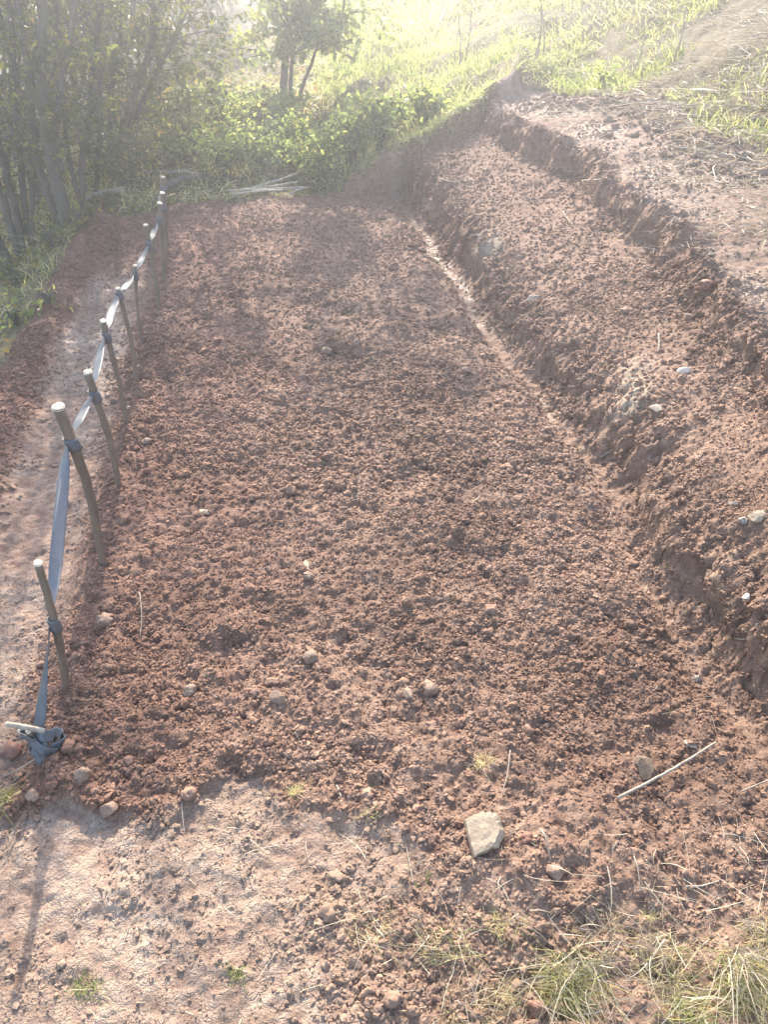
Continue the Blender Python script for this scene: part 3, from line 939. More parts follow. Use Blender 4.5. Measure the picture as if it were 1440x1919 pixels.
def ribbon_mesh(name, C, Wv, width, parent, origin, thick=.0016):
    C = np.asarray(C); m = len(C)
    T, _, _ = frame_along(C)
    Wv = Wv - (Wv * T).sum(1)[:, None] * T; Wv /= np.linalg.norm(Wv, axis=1)[:, None]
    Nn = np.cross(T, Wv)
    width = np.full(m, width) if np.isscalar(width) else width
    k = 5
    s = np.linspace(-.5, .5, k)
    top = C[:, None] + Wv[:, None] * (s[None, :, None] * width[:, None, None]) + Nn[:, None] * thick / 2
    bot = top - Nn[:, None] * thick
    Vv = np.concatenate([top.reshape(-1, 3), bot.reshape(-1, 3)])
    i = (np.arange(m - 1) * k)[:, None]; j = np.arange(k - 1)[None]
    f = np.stack([i + j, i + j + 1, i + k + j + 1, i + k + j], -1).reshape(-1, 4)
    o_ = m * k
    f2 = f[:, ::-1] + o_
    ii = np.arange(m - 1) * k
    e1 = np.stack([ii, ii + k, ii + k + o_, ii + o_], -1)
    e2 = np.stack([ii + k - 1, ii + k - 1 + o_, ii + 2 * k - 1 + o_, ii + 2 * k - 1], -1)
    L = np.concatenate([[0], np.cumsum(np.linalg.norm(np.diff(C, axis=0), axis=1))])
    al = np.tile(np.repeat(L, k), 2)
    return add_mesh(name, Vv - origin, [f, f2, e1, e2], M_web, parent, {'along': al}, True)


peg_at = on_ground(84, 1412)
knot_c = on_plane_y(97, 1352, peg_at[1]); 
knot_c = peg_at + np.array([.008, 0, .055])
ends = [(knot_c + np.array([.0, .005, .035]), np.array([0, 0, 1.]), .01)] + wraps
TW = [(1.25, .35), (.35, 1.9), (.15, 1.25), (.3, 1.4), (.2, 1.8), (.4, 1.7), (.2, 1.5), (.3, 1.8), (.3, 1.2), (.2, 1.3)]
for i in range(len(ends) - 1):
    (A, Ta, ra), (Bp, Tb, rb) = ends[i], ends[i + 1]
    d = Bp - A; d /= np.linalg.norm(d)
    sideL = np.cross([0, 0, 1.], d); sideL /= np.linalg.norm(sideL)
    a0 = A + sideL * (ra + .003) * (1 if i else 0); b0 = Bp + sideL * (rb + .003)
    m = 28; t = np.linspace(0, 1, m)
    C = a0 * (1 - t)[:, None] + b0 * t[:, None]
    C[:, 2] -= .005 * np.sin(math.pi * t) * (1 if i else .2)
    n1, n2 = TW[i]
    # face turns from on-edge at the stakes to face-up in the middle of the span
    ph = n1 * .3 + (n2 - .3) * np.sin(math.pi * np.clip(t, 0, 1)) ** .8 + (.35 * i % .8) * t
    if i == 0: ph = np.linspace(1.5, .25, m)
    upv = np.array([0, 0, 1.])
    Wv = np.cos(ph)[:, None] * upv + np.sin(ph)[:, None] * np.cross(d, upv)
    wd = BW * (1 - .30 * np.exp(-(t / .06) ** 2) - .30 * np.exp(-((1 - t) / .06) ** 2))
    ribbon_mesh('band', C, Wv, wd, strap, SO)
for i, (c, Tn, r) in enumerate(wraps):
    a = np.linspace(0, 2 * math.pi * 1.15, 30)
    N = np.cross(Tn, [.2, .9, .1]); N /= np.linalg.norm(N); Bn = np.cross(Tn, N)
    rr = r + .0035 + .0012 * np.sin(a * 1.5) + .0012 * a / 6.28
    C = c + rr[:, None] * (np.cos(a)[:, None] * N + np.sin(a)[:, None] * Bn) + Tn * (.003 * np.sin(a + i))[:, None]
    ribbon_mesh('wrap', C, np.tile(Tn + .15 * N, (30, 1)), (.036 if i < 5 else .045) * (1 + .12 * np.sin(a)), strap, SO)

# knot: flat loops of the webbing round the peg
def loop(cx_, cy_, cz_, rx, ry, a0, a1, tilt, m=40, dz=.0):
    a = np.linspace(a0, a1, m)
    P = np.stack([rx * np.cos(a), ry * np.sin(a), dz * np.linspace(0, 1, m)], 1)
    c, s = math.cos(tilt[0]), math.sin(tilt[0]); P = P @ np.array([[1, 0, 0], [0, c, s], [0, -s, c]])
    c, s = math.cos(tilt[1]), math.sin(tilt[1]); P = P @ np.array([[c, 0, -s], [0, 1, 0], [s, 0, c]])
    return P + knot_c + np.array([cx_, cy_, cz_])


KX = np.array([.99, -.15, 0.]); KX /= np.linalg.norm(KX)                # loops lie tipped over towards the path's near end
KY = np.array([.10, .93, -.34]); KY /= np.linalg.norm(KY)
KW = np.cross(KX, KY)


def tear(off, rx, ry, a0, a1, width, roll=0., m=44, tip=.35):
    a = np.linspace(a0, a1, m)
    k = 1 + tip * np.cos(a - 2.4) ** 3
    P = knot_c + np.asarray(off) + (rx * k * np.cos(a))[:, None] * KX + (ry * np.sin(a))[:, None] * KY + (.004 * np.sin(a * 2))[:, None] * KW
    P = P + .0022 * np.stack([np.sin(a * 3.1 + 1), np.sin(a * 2.3), np.sin(a * 4.2 + 2)], 1)
    W = np.tile(KW + roll * KY, (m, 1)) + (.25 * np.cos(a) + .18 * np.sin(a * 2.7 + 1))[:, None] * KX + (.22 * np.sin(a * 1.9))[:, None] * KY
    ribbon_mesh('knot', P, W, width, strap, SO)


tear(KX * .010 - KW * .020, .036, .026, -2.6, 3.3, .034, .30, tip=.50)
tear(KX * .014 - KW * .004, .026, .030, .4, 5.2, .026, .75, tip=.4)
tear(KX * -.018 + KW * .010, .026, .022, .6, 5.4, .028, -.5, tip=.35)
C = resample([knot_c + KX * x_ + KY * y_ + KW * z_ for x_, y_, z_ in ((-.026, -.010, .016), (-.006, -.030, .004), (.016, -.034, -.012), (.034, -.016, -.026))], 20)
ribbon_mesh('knot', C, np.tile(KW * .8 + KX * .6, (20, 1)), .026, strap, SO)
C = resample([knot_c + KX * x_ + KY * y_ + KW * z_ for x_, y_, z_ in ((-.022, .012, .012), (-.006, -.016, .022), (.012, -.022, .022), (.030, -.004, .010))], 20)
ribbon_mesh('knot', C, np.tile(KW + KY * .3, (20, 1)), .030, strap, SO)
C = resample([knot_c + np.array(v) for v in ((-.004, -.03, -.014), (.004, -.046, -.03), (.006, -.050, -.050))], 16)
ribbon_mesh('loose_end', C, np.tile(np.array([1., .2, .3]), (16, 1)), .030, strap, SO)

peg = empty('wooden_peg', peg_at, 'short thin wooden peg with the strap knotted round it at the corner of the bed', 'peg')
g = Geo(); tube(g, resample([peg_at + np.array(v) for v in ((.0, .004, -.08), (-.004, .002, .03), (-.010, -.006, .096))], 12), .0075, 10, rough=.03, seed=4)
g.build('shaft', M_stake, peg)
g = Geo(); c0 = peg_at + np.array((-.0104, -.0065, .0968)); tube(g, np.array([c0, c0 + np.array([-.0005, -.0007, .004])]), [.0078, .007], 12); g.build('cut_end', M_cut, peg)
st = [on_plane_y(14, 1357, peg_at[1]) + np.array([0, .0, 0]), on_plane_y(50, 1363, peg_at[1] - .004), on_plane_y(84, 1370, peg_at[1] - .008)]
stk = empty('cross_stick', st[0], 'pale whittled stick pushed sideways through the strap knot', 'stick')
g = Geo(); tube(g, resample(st, 12), .0062, 9, rough=.03, seed=8); g.build('shaft', M_dead, stk)
g = Geo(); tube(g, np.array([st[0] + np.array([.0005, 0, 0]), st[0] + np.array([-.004, 0, .0005])]), [.0064, .0058], 10); g.build('cut_end', M_cut, stk)

# ------------------------------------------------------------------ sticks, twigs, roots and cut poles
def stick(name, label, cat, pts, r, mat, lifts=None, group=None, rough=.06, seed=0, m=18, taper=.6):
    P = []
    for k, p in enumerate(pts):
        q = on_ground(*p)
        q[2] = max(q[2], float(full_h(np.array([q[0]]), np.array([q[1]]))[0])) + r + (lifts[k] if lifts else .002)
        P.append(q)
    C = resample(P, m)
    C += np.random.default_rng(seed).normal(size=C.shape) * r * .12
    g = Geo(); tube(g, C, np.linspace(r, r * taper, m), 8, rough=rough, seed=seed)
    o = g.build(name, mat, None, True, origin=P[0])
    return tag(o, label, cat, group)


TWG = 'twigs and roots lying on the soil'
stick('stick', 'long straight pale stick lying slantwise on the loose soil at the front', 'stick', [(1155, 1508), (1245, 1458), (1336, 1409)], .0042, M_dead, [.004, .016, .012], TWG, .05, 1)
stick('twig', 'short pale twig lying level on the smooth soil below the long stick', 'twig', [(1284, 1666), (1314, 1663), (1346, 1657)], .0022, M_dead, [.003, .004, .003], TWG, .1, 2)
stick('twig', 'forked looking twig leaning on clods next to the flat tan slab', 'twig', [(1008, 1570), (1020, 1588), (1031, 1622)], .0022, M_dead, [.02, .014, .004], TWG, .1, 3)
stick('twig', 'thin crooked twig standing in the loose soil under the slope', 'twig', [(1184, 1618), (1192, 1645), (1197, 1682)], .0018, M_dead, [.012, .008, .004], TWG, .1, 4)
stick('twig', 'slim grey twig running off the edge of the view beyond the long stick', 'twig', [(1385, 1497), (1440, 1470), (1480, 1455)], .002, M_dead, [.006, .008, .006], TWG, .1, 5)
stick('root', 'pale curved root poking out of the low wall near the camera', 'root', [(1368, 1228), (1390, 1224), (1405, 1206)], .0024, M_dead, [.02, .03, .035], TWG, .1, 6)
stick('root', 'thin root lying across the top of the second bank', 'root', [(1090, 352), (1115, 356), (1145, 345)], .005, M_dead, [.02, .03, .02], TWG, .1, 7)
stick('root', 'wriggling thin root on the slope of the terrace', 'root', [(1055, 402), (1062, 416), (1074, 428)], .004, M_dead, [.01, .012, .01], TWG, .1, 8)
stick('root', 'short bright root fibre above the pale patch of the terrace', 'root', [(1232, 640), (1234, 655), (1232, 668)], .004, M_dead, [.02, .016, .01], TWG, .1, 9)
stick('root', 'long thin root hanging on the terrace side of the far bank', 'root', [(825, 355), (850, 348), (880, 347)], .005, M_dead, [.01, .012, .01], TWG, .1, 10)
stick('twig', 'upright hair-thin twig in the bed beside the round brown clod', 'twig', [(264, 1120), (267, 1160), (263, 1198)], .0013, M_dead, [.012, .012, .006], TWG, .1, 11)
stick('twig', 'thin pale stalk crossing the soil in front of the knotted peg', 'stalk', [(10, 1458), (60, 1436), (122, 1408)], .0018, M_dead, [.006, .012, .02], TWG, .1, 12)
stick('twig', 'small twig propped against the low wall by the ditch', 'twig', [(1125, 862), (1140, 857), (1157, 850)], .0025, M_dead, [.01, .016, .02], TWG, .1, 13)
stick('twig', 'short stub of pale wood lying on the crumbs above the trampled ground', 'twig', [(632, 1478), (640, 1500)], .0025, M_dead, [.006, .004], TWG, .1, 14)
stick('twig', 'bent straw-thin twig near the tuft by the slab', 'twig', [(955, 1418), (950, 1460), (940, 1496)], .0016, M_dead, [.012, .014, .006], TWG, .1, 15)
rr_ = np.random.default_rng(88)
for k in range(16):
    yy_ = rr_.uniform(1.2, 6.0); up_ = k % 3 == 0
    xx_ = float((wall_two_x if up_ else wall_one_x)(np.array([yy_]))[0]) + .01
    p0 = np.array([xx_ + .03, yy_, 0.]); p0[2] = float(full_h(np.array([p0[0]]), np.array([p0[1]]))[0]) - .004
    L_ = rr_.uniform(.03, .08)
    C = resample([p0, p0 + np.array([-.35 * L_, rr_.normal() * .2 * L_, .12 * L_]), p0 + np.array([-.75 * L_, rr_.normal() * .4 * L_, -.3 * L_]), p0 + np.array([-.9 * L_, rr_.normal() * .6 * L_, -.75 * L_])], 12)
    g = Geo(); tube(g, C, np.linspace(.0022, .0008, 12) * (1 + .12 * yy_), 5, rough=.1, seed=k)
    tag(g.build('root', M_dead, None, True, origin=p0), 'torn root dangling from the ' + ('upper bank by the trampled path' if up_ else 'low wall above the ditch'), 'root', 'torn roots in the ' + ('upper bank' if up_ else 'low wall'))
PG = 'cut poles lying at the far end of the bed'
for k, (pts, r, lb) in enumerate([
    ([(424, 371), (500, 372), (572, 371)], .011, 'long pale cut pole lying straight along the far end of the bed'),
    ([(432, 376), (490, 379), (532, 377)], .009, 'shorter pale pole in front of the long straight one at the far end'),
    ([(470, 366), (530, 355), (590, 338)], .012, 'pole slanting up over the others towards the bushes'),
    ([(450, 369), (520, 368), (560, 362)], .009, 'thin dull pole tucked behind the long straight one'),
    ([(545, 378), (563, 374), (580, 369)], .010, 'short pale offcut beside the ends of the poles'),
    ([(305, 366), (345, 356), (392, 348)], .028, 'thick dark log lying behind the last stake'),
    ([(315, 335), (350, 342), (385, 350)], .014, 'grey branch resting on the thick dark log'),
    ([(236, 291), (290, 300), (335, 308)], .014, 'bare pale branch fallen against the thicket'),
    ([(270, 333), (330, 334), (360, 336)], .010, 'straight bare branch lying level behind the stakes'),
    ([(165, 385), (200, 378), (235, 376)], .022, 'short mossy log under the thin stems'),
]):
    stick('cut_pole' if k < 5 else 'fallen_branch', lb, 'pole' if k < 5 else 'branch', pts, r, M_dead if k != 5 else M_bark, [.03, .05, .06 + .03 * (k == 2)], PG, .06, 30 + k, 20, .75)

# ------------------------------------------------------------------ trees
def polyline_at(P, t):
    P = np.asarray(P); i = np.clip(t * (len(P) - 1), 0, len(P) - 1.001); k = i.astype(int); f = (i - k)[:, None]
    return P[k] * (1 - f) + P[k + 1] * f


def make_tree(name, label, cat, stems, group, seed, n_twig=60, n_leaf=2500, size=(.03, .07), zlo=.2, leafmat=None, spread=.7, stem_name='stem', r_twig=.006, crown_z=None, up=.25):
    """stems: list of (3-D points, foot radius, head radius)"""
    rs = np.random.default_rng(seed)
    B = np.asarray(stems[0][0][0]); B = np.array([B[0], B[1], B[2]])
    root = empty(name, B, label, cat, group)
    tw = Geo(); cr = Geo()
    tips = []
    tot = sum(np.linalg.norm(np.diff(np.asarray(s[0]), axis=0), axis=1).sum() for s in stems)
    for k, (pts, r0, r1) in enumerate(stems):
        m = max(14, 5 * len(pts))
        C = resample(pts, m)
        C[1:] += rs.normal(size=(m - 1, 3)) * r0 * .12
        rad = r1 + (r0 - r1) * (1 - np.linspace(0, 1, m)) ** 1.1
        rad[:2] *= (1.35, 1.12)
        g = Geo(); tube(g, C, rad, 10 if r0 > .02 else 7, rough=.07, seed=seed + k)
        g.build(stem_name if len(stems) > 1 else 'trunk', M_bark, root)
        Lk = np.linalg.norm(np.diff(C, axis=0), axis=1).sum()
        for q in range(int(n_twig * Lk / tot) + 1):
            t = rs.uniform(.12, 1) ** .8
            p = polyline_at(C, np.array([t]))[0]
            if p[2] - B[2] < zlo: continue
            a = rs.uniform(0, 2 * math.pi)
            d = np.array([math.cos(a), math.sin(a), rs.normal(up, .35)])
            L = spread * rs.uniform(.35, 1.2) * (1 - .35 * t)
            P = [p, p + d * L * .5 + rs.normal(size=3) * L * .06, p + d * L + np.array([0, 0, -.12 * L]) + rs.normal(size=3) * L * .1]
            Ct = resample(P, 8)
            tube(tw, Ct, np.linspace(min(r_twig, rad[int(t * (m - 1))] * .8), .0015, 8), 5, caps=False)
            tips.append(Ct)
            for b_ in range(2):
                s = rs.uniform(.35, .9); q0 = polyline_at(Ct, np.array([s]))[0]
                d2 = d + rs.normal(size=3) * .7; d2 /= np.linalg.norm(d2)
                C2 = resample([q0, q0 + d2 * L * .25 + rs.normal(size=3) * .02, q0 + d2 * L * .45], 5)
                tube(tw, C2, np.linspace(r_twig * .5, .001, 5), 4, caps=False)
                tips.append(C2)
    if n_leaf and tips:
        lens = np.array([np.linalg.norm(c[-1] - c[0]) for c in tips]); pick = rs.choice(len(tips), n_leaf, p=lens / lens.sum())
        t = rs.random(n_leaf) ** .7
        P = np.array([polyline_at(tips[i], np.array([tt]))[0] for i, tt in zip(pick, t)])
        P += rs.normal(size=P.shape) * .03
        clump = rs.random(len(tips)) * .55 + .0
        rn = np.clip(clump[pick] + rs.normal(0, .16, n_leaf) + .1, 0, 1)
        leaves(cr, P, rs.uniform(*size, n_leaf), rs, rn)
        o = cr.build('crown', leafmat or M_leaf_wood, root, smooth=False, second=(tw, M_bark))
    return root


def px_stem(base, pts, zt=4.5, r0=.05, r1=.015, lean=None, dy=0, rs=rng):
    B = on_ground(*base); B[2] = float(base_h(B[0], B[1])) - .05
    P = [B]
    for k, p in enumerate(pts):
        P.append(on_plane_y(p[0], p[1], B[1] + dy * (k + 1) / len(pts)))
    d = P[-1] - P[0]; d /= np.linalg.norm(d)
    z = P[-1][2]; q = P[-1]
    while z < zt:
        q = q + (d * .7 + np.array([rs.normal() * .18, rs.normal() * .18, .45])) * .7
        P.append(q); z = q[2]
    return (P, r0, r1)


rt = np.random.default_rng(77)
TG = 'thin stemmed trees of the thicket'
make_tree('coppiced_tree', 'many stemmed tree nearest the path with thin dark leaning stems', 'tree', [
    px_stem((47, 466), [(25, 380), (8, 310), (-20, 200)], 3.4, .032, .014, rs=rt),
    px_stem((60, 459), [(58, 330), (59, 243), (62, 120), (70, 0)], 3.4, .019, .010, rs=rt),
    px_stem((34, 480), [(12, 400), (-14, 330)], 3.4, .030, .014, rs=rt),
    px_stem((52, 462), [(40, 330), (26, 180), (18, 20)], 3.4, .025, .012, rs=rt)], TG, 1, 70, 1500, (.03, .06), .45)
make_tree('coppiced_tree', 'stoutest tree of the thicket with a flared foot beside the path', 'tree', [
    px_stem((130, 434), [(108, 350), (94, 295), (84, 220), (76, 150), (80, 0)], 3.6, .048, .02, rs=rt),
    px_stem((112, 438), [(86, 350), (66, 290), (56, 180), (40, 40)], 3.4, .032, .014, rs=rt),
    px_stem((122, 436), [(104, 300), (112, 180), (132, 60), (140, 0)], 3.4, .026, .012, rs=rt)], TG, 2, 90, 1900, (.03, .06), .5)
make_tree('coppiced_tree', 'slender pair of stems growing just past the stoutest tree', 'tree', [
    px_stem((154, 404), [(153, 330), (156, 278), (167, 215), (176, 100), (190, 0)], 3.2, .023, .011, rs=rt),
    px_stem((178, 370), [(182, 300), (187, 243), (186, 120), (182, 0)], 3.2, .023, .011, rs=rt),
    px_stem((160, 398), [(128, 300), (120, 200), (108, 60)], 3.2, .022, .012, rs=rt)], TG, 3, 80, 1800, (.03, .06), .5)
make_tree('coppiced_tree', 'leaning grey tree at the edge of the clearing bending toward the light', 'tree', [
    px_stem((219, 331), [(228, 260), (243, 208), (264, 140), (286, 70), (286, -20)], 2.2, .038, .016, rs=rt),
    px_stem((224, 330), [(240, 250), (262, 200), (300, 120), (340, 40)], 1.9, .026, .012, rs=rt),
    px_stem((212, 333), [(206, 240), (212, 140), (226, 30)], 2.4, .028, .013, rs=rt)], TG, 4, 110, 3400, (.035, .07), .5)
make_tree('coppiced_tree', 'stub of a dark leaning stem at the very edge of the thicket by the weeds', 'tree', [
    px_stem((22, 520), [(6, 470), (-20, 400)], 3.2, .036, .018, rs=rt)], TG, 5, 20, 300, (.03, .06), .6)
# the small tree standing alone in the light
make_tree('small_tree', 'small tree with a dark upright trunk standing alone in front of the sunlit grass', 'tree', [
    px_stem((528, 205), [(532, 150), (537, 100), (541, 40), (545, -10)], 3.3, .040, .02, rs=rt),
    px_stem((545, 203), [(545, 140), (552, 80), (560, 20)], 2.0, .022, .012, rs=rt),
    px_stem((556, 205), [(566, 165), (580, 130), (600, 80), (640, 40)], 1.7, .020, .01, rs=rt),
    ([on_plane_y(*p, 10.0) for p in ((538, 100), (590, 84), (640, 96), (672, 118), (690, 112))], .03, .008),
    ([on_plane_y(*p, 9.6) for p in ((536, 110), (500, 96), (460, 92), (420, 80))], .026, .008)], 'trees in the light', 6, 130, 4600, (.05, .10), .62, M_leaf_green, .8, 'stem', .012, up=.25)
# deeper rows
lab_far = 'thin stemmed tree deep in the shaded thicket behind the front stems'
spots = [(-1.7, 7.6), (-2.9, 7.4), (-2.3, 8.6), (-1.5, 9.4), (-3.7, 8.8), (-2.8, 9.8), (-1.6, 10.6), (-4.4, 10.2), (-1.2, 11.6), (-3.2, 11.6), (-2.1, 12.2), (-5.0, 12.0), (-1.5, 13.4), (-4, 13.6), (-2.7, 14.6), (-1.0, 15.0), (-6, 14.6), (-1.9, 16.4), (-3.9, 17), (-.6, 18), (-.3, 15.5), (.2, 19), (-1.0, 19.5), (-.1, 21)]
for k, (x, y) in enumerate(spots):
    st_ = []
    for j in range(int(rt.integers(4, 7))):
        bx, by = x + rt.normal() * .22, y + rt.normal() * .22
        q = np.array([bx, by, float(base_h(bx, by)) - .05]); P = [q]
        ln = rt.normal(size=2) * .16
        for s in range(6 if x < -1.7 else 4):
            q = q + np.array([ln[0] + rt.normal() * .06, ln[1] + rt.normal() * .06, .72]); P.append(q)
        st_.append((P, rt.uniform(.014, .032), .009))
    make_tree('coppiced_tree', lab_far, 'tree', st_, TG + ' far back', 200 + k, 100, 3600, (.03, .065), .15, None, 1.0, 'stem', .007)

# ------------------------------------------------------------------ shrubs, brambles and weeds
def make_bush(name, label, cat, x, y, h, w, n_stem, n_leaf, size, seed, mat, group=None, dead=.0):
    rs = np.random.default_rng(seed)
    z = float(base_h(x, y)); B = np.array([x, y, z])
    root = empty(name, B, label, cat, group)
    g = Geo(); cr = Geo(); paths = []
    for k in range(n_stem):
        a = rs.uniform(0, 2 * math.pi); rr = w * rs.uniform(.2, 1)
        P = [B + np.array([rs.normal() * .08 * w, rs.normal() * .08 * w, -.02]),
             B + np.array([math.cos(a) * rr * .35, math.sin(a) * rr * .35, h * rs.uniform(.5, .9)]),
             B + np.array([math.cos(a) * rr * .8, math.sin(a) * rr * .8, h * rs.uniform(.55, 1.0)]),
             B + np.array([math.cos(a) * rr * 1.05, math.sin(a) * rr * 1.05, h * rs.uniform(.2, .9)])]
        C = resample(P, 12); tube(g, C, np.linspace(.007, .002, 12), 5, caps=False); paths.append(C)
    g.build('stems', M_dead if dead else M_bark, root)
    pk = rs.integers(0, n_stem, n_leaf)
    P = np.array([polyline_at(paths[i], np.array([t]))[0] for i, t in zip(pk, rs.uniform(.15, 1, n_leaf))]) + rs.normal(size=(n_leaf, 3)) * .05 * np.array([1, 1, .8])
    P[:, 2] = np.maximum(P[:, 2], base_h(P[:, 0], P[:, 1]) + .01)
    leaves(cr, P, rs.uniform(*size, n_leaf), rs, np.clip(rs.normal(.45, .25, n_leaf), 0, 1))
    cr.build('foliage', mat, root, smooth=False)
    return root


def at_bush(px, py):
    p = on_ground(px, py); return p[0], p[1]


BG = 'bushes along the far end of the bed'
for k, (px, py, h, w, nl, sz, mt, nm, lb) in enumerate([
    (715, 285, .42, .30, 620, (.035, .07), M_leaf_green, 'leafy_shrub', 'upright bright green shrub against the sunlit grass, nearest the turf bank'),
    (660, 310, .34, .34, 760, (.035, .065), M_leaf_green, 'leafy_shrub', 'rounded green shrub with broad leaves in the row at the far end of the bed'),
    (610, 335, .26, .30, 640, (.03, .06), M_leaf_green, 'leafy_shrub', 'low yellowish shrub over the pole ends'),
    (560, 310, .36, .42, 1000, (.03, .06), M_leaf_green, 'leafy_shrub', 'wide dull green shrub behind the cut poles'),
    (490, 330, .30, .42, 1000, (.03, .06), M_leaf_green, 'bramble_bush', 'sprawling bramble at the far end beside the cut poles'),
    (420, 330, .32, .45, 1100, (.03, .06), M_leaf_green, 'bramble_bush', 'sprawling bramble behind the thick dark log'),
    (350, 310, .30, .42, 750, (.04, .07), M_leaf_wood, 'bramble_bush', 'low bramble behind the last stakes of the row'),
    (500, 250, .30, .50, 1000, (.035, .07), M_leaf_green, 'bramble_bush', 'bramble mound under the small tree'),
    (420, 250, .36, .60, 1300, (.035, .07), M_leaf_green, 'bramble_bush', 'bramble mound deep between the thicket and small tree'),
    (320, 250, .36, .60, 1400, (.035, .065), M_leaf_wood, 'bramble_bush', 'bramble mound at the foot of the leaning grey tree'),
    (240, 350, .28, .40, 700, (.03, .06), M_leaf_wood, 'bramble_bush', 'low scrub between leaning grey tree and path end'),
    (790, 245, .30, .25, 450, (.04, .07), M_leaf_green, 'leafy_shrub', 'small pale shrub on the grass just above the turf bank'),
]):
    x, y = at_bush(px, py)
    make_bush(nm, lb, 'shrub' if 'shrub' in nm else 'bramble', x, y, h, w, 16, nl, sz, 300 + k, mt, BG)
# weeds on the drop below the path
WG = 'weeds on the bank below the path'
for k, (px, py, h, w, nl, sz, mt, lb) in enumerate([
    (30, 612, .10, .10, 40, (.03, .06), M_leaf_green, 'bright green leafy weed at the outer edge of the path bank'),
    (92, 575, .09, .07, 26, (.025, .05), M_leaf_green, 'single small dock-like weed poking up by the berm'),
    (30, 540, .16, .18, 130, (.02, .04), M_leaf_wood, 'yellow flecked weed clump under the leaning stem'),
    (100, 470, .16, .16, 130, (.02, .045), M_leaf_wood, 'green weed clump at the foot of the stoutest tree'),
    (150, 430, .14, .16, 110, (.02, .04), M_leaf_wood, 'dull weed clump at the end of the berm'),
    (1130, 168, .10, .09, 60, (.04, .08), M_leaf_green, 'little yellow-green plant standing on the rim above the upper path'),
]):
    x, y = at_bush(px, py)
    make_bush('weed', lb, 'weed', x, y, h, w, 9, nl, sz, 400 + k, mt, WG)

# ------------------------------------------------------------------ grass
def blades_at(geo, x, y, z, rs, Lr, Wr, lean=.35, bend=.5, droop=.45, seg=3, dirv=None, rnd=None):
    n = len(x)
    D = np.stack([rs.normal(0, lean, n), rs.normal(0, lean, n), np.ones(n)], 1)
    if dirv is not None: D = D * .6 + dirv
    bn = np.stack([rs.normal(0, bend, n), rs.normal(0, bend, n), -np.abs(rs.normal(droop, .25, n))], 1)
    ribbons(geo, np.stack([x, y, z], 1), D, rs.uniform(*Lr, n), rs.uniform(*Wr, n), bn, seg, rs, rnd=rnd)


def field(n, x0, x1, y0, y1, rs, keep):
    x = rs.uniform(x0, x1, n); y = rs.uniform(y0, y1, n); k = keep(x, y); return x[k], y[k]


rg = np.random.default_rng(5)
g = Geo()
gk = lambda x, y: (fbm(x * 1.7, y * 1.7, 89, 3) + .55 - .75 * sm(2.9, 3.6, x) * sm(9, 6.5, y) > rg.uniform(-.1, .1, len(x))) & (zones(x, y)['grass'] > rg.uniform(.3, .8, len(x))) & (fbm(x * 1.3, y * 1.3, 90, 3) + .8 > rg.uniform(0, .7, len(x)))
for n, a in ((80000, (.5, 5.5, 6.1, 10.5)), (52000, (.6, 9, 9.5, 18)), (26000, (2.2, 5.5, 2.8, 6.6))):
    x, y = field(n, *a, rg, gk)
    z = base_h(x, y) - .01
    far = a[3] > 11
    tone = np.clip(.42 + .45 * fbm(x * .9, y * .9, 91, 3) + rg.normal(0, .2, len(x)) + .5 * sm(3.0, 3.8, x) * sm(7.5, 5.5, y), 0, 1)
    blades_at(g, x, y, z, rg, (.04, .13) if not far else (.10, .24), (.005, .011) if not far else (.012, .022), .3, .35, .35, 3, None, tone)
o = g.build('hillside_grass', M_grass); tag(o, 'long bright grass on the sunlit hillside', 'grass', kind='stuff')
# turf folded over the rim of the cut
g = Geo()
n = 9000
x = rg.uniform(.75, 2.9, n)
y = end_y(x) + end_w(x) * np.where(x > 2, .3, 1) + .07 + rg.normal(.0, .06, n)
dv = np.stack([rg.normal(-.2, .3, n), -np.abs(rg.normal(.9, .3, n)), np.full(n, .25)], 1)
k = fbm(x * 3, y * 0 + 1, 95, 2) > -.25
blades_at(g, x[k], y[k], full_h(x[k], y[k]) + .01, rg, (.04, .10), (.003, .006), .3, .3, .6, 3, dv[k], np.clip(rg.normal(.4, .25, k.sum()), 0, 1))
o = g.build('turf_edge', M_grass); tag(o, 'rim of matted turf folded over the far end of the cut', 'turf', kind='stuff')
# rough growth on the drop below the path and under the trees
g = Geo()
lk = lambda x, y: zones(x, y)['litter'] > .5
x, y = field(2600, -2.6, -1.25, 1.8, 6.2, rg, lambda x, y: lk(x, y) & (fbm(x * 2, y * 2, 92, 2) > -.1))
blades_at(g, x, y, base_h(x, y), rg, (.06, .20), (.004, .007), .5, .5, .5, 3, None, np.clip(rg.normal(.62, .25, len(x)), 0, 1))
x, y = field(9000, -3.5, .9, 6.0, 10, rg, lambda x, y: lk(x, y) & (fbm(x * 1.5, y * 1.5, 93, 2) > -.1))
blades_at(g, x, y, base_h(x, y), rg, (.06, .22), (.006, .011), .6, .5, .5, 3, None, np.clip(rg.normal(.6, .3, len(x)), 0, 1))
o = g.build('woodland_grass', M_grass); tag(o, 'rough grass and weeds under the trees', 'grass', kind='stuff')
g = Geo()
x, y = field(26000, -6, .8, 5.8, 15, rg, lk)
P = np.stack([x, y, full_h(x, y) + .008], 1); leaves(g, P, rg.uniform(.03, .08, len(x)), rg, np.clip(rg.normal(.7, .25, len(x)), 0, 1), flat=2)
x, y = field(3500, -3, -1.2, 2.0, 6, rg, lk)
P = np.stack([x, y, full_h(x, y) + .006], 1); leaves(g, P, rg.uniform(.02, .05, len(x)), rg, np.clip(rg.normal(.7, .25, len(x)), 0, 1), flat=2)
o = g.build('fallen_leaves', M_leaf_wood, smooth=False); tag(o, 'fallen leaves on the ground of the thicket', 'leaves', kind='stuff')

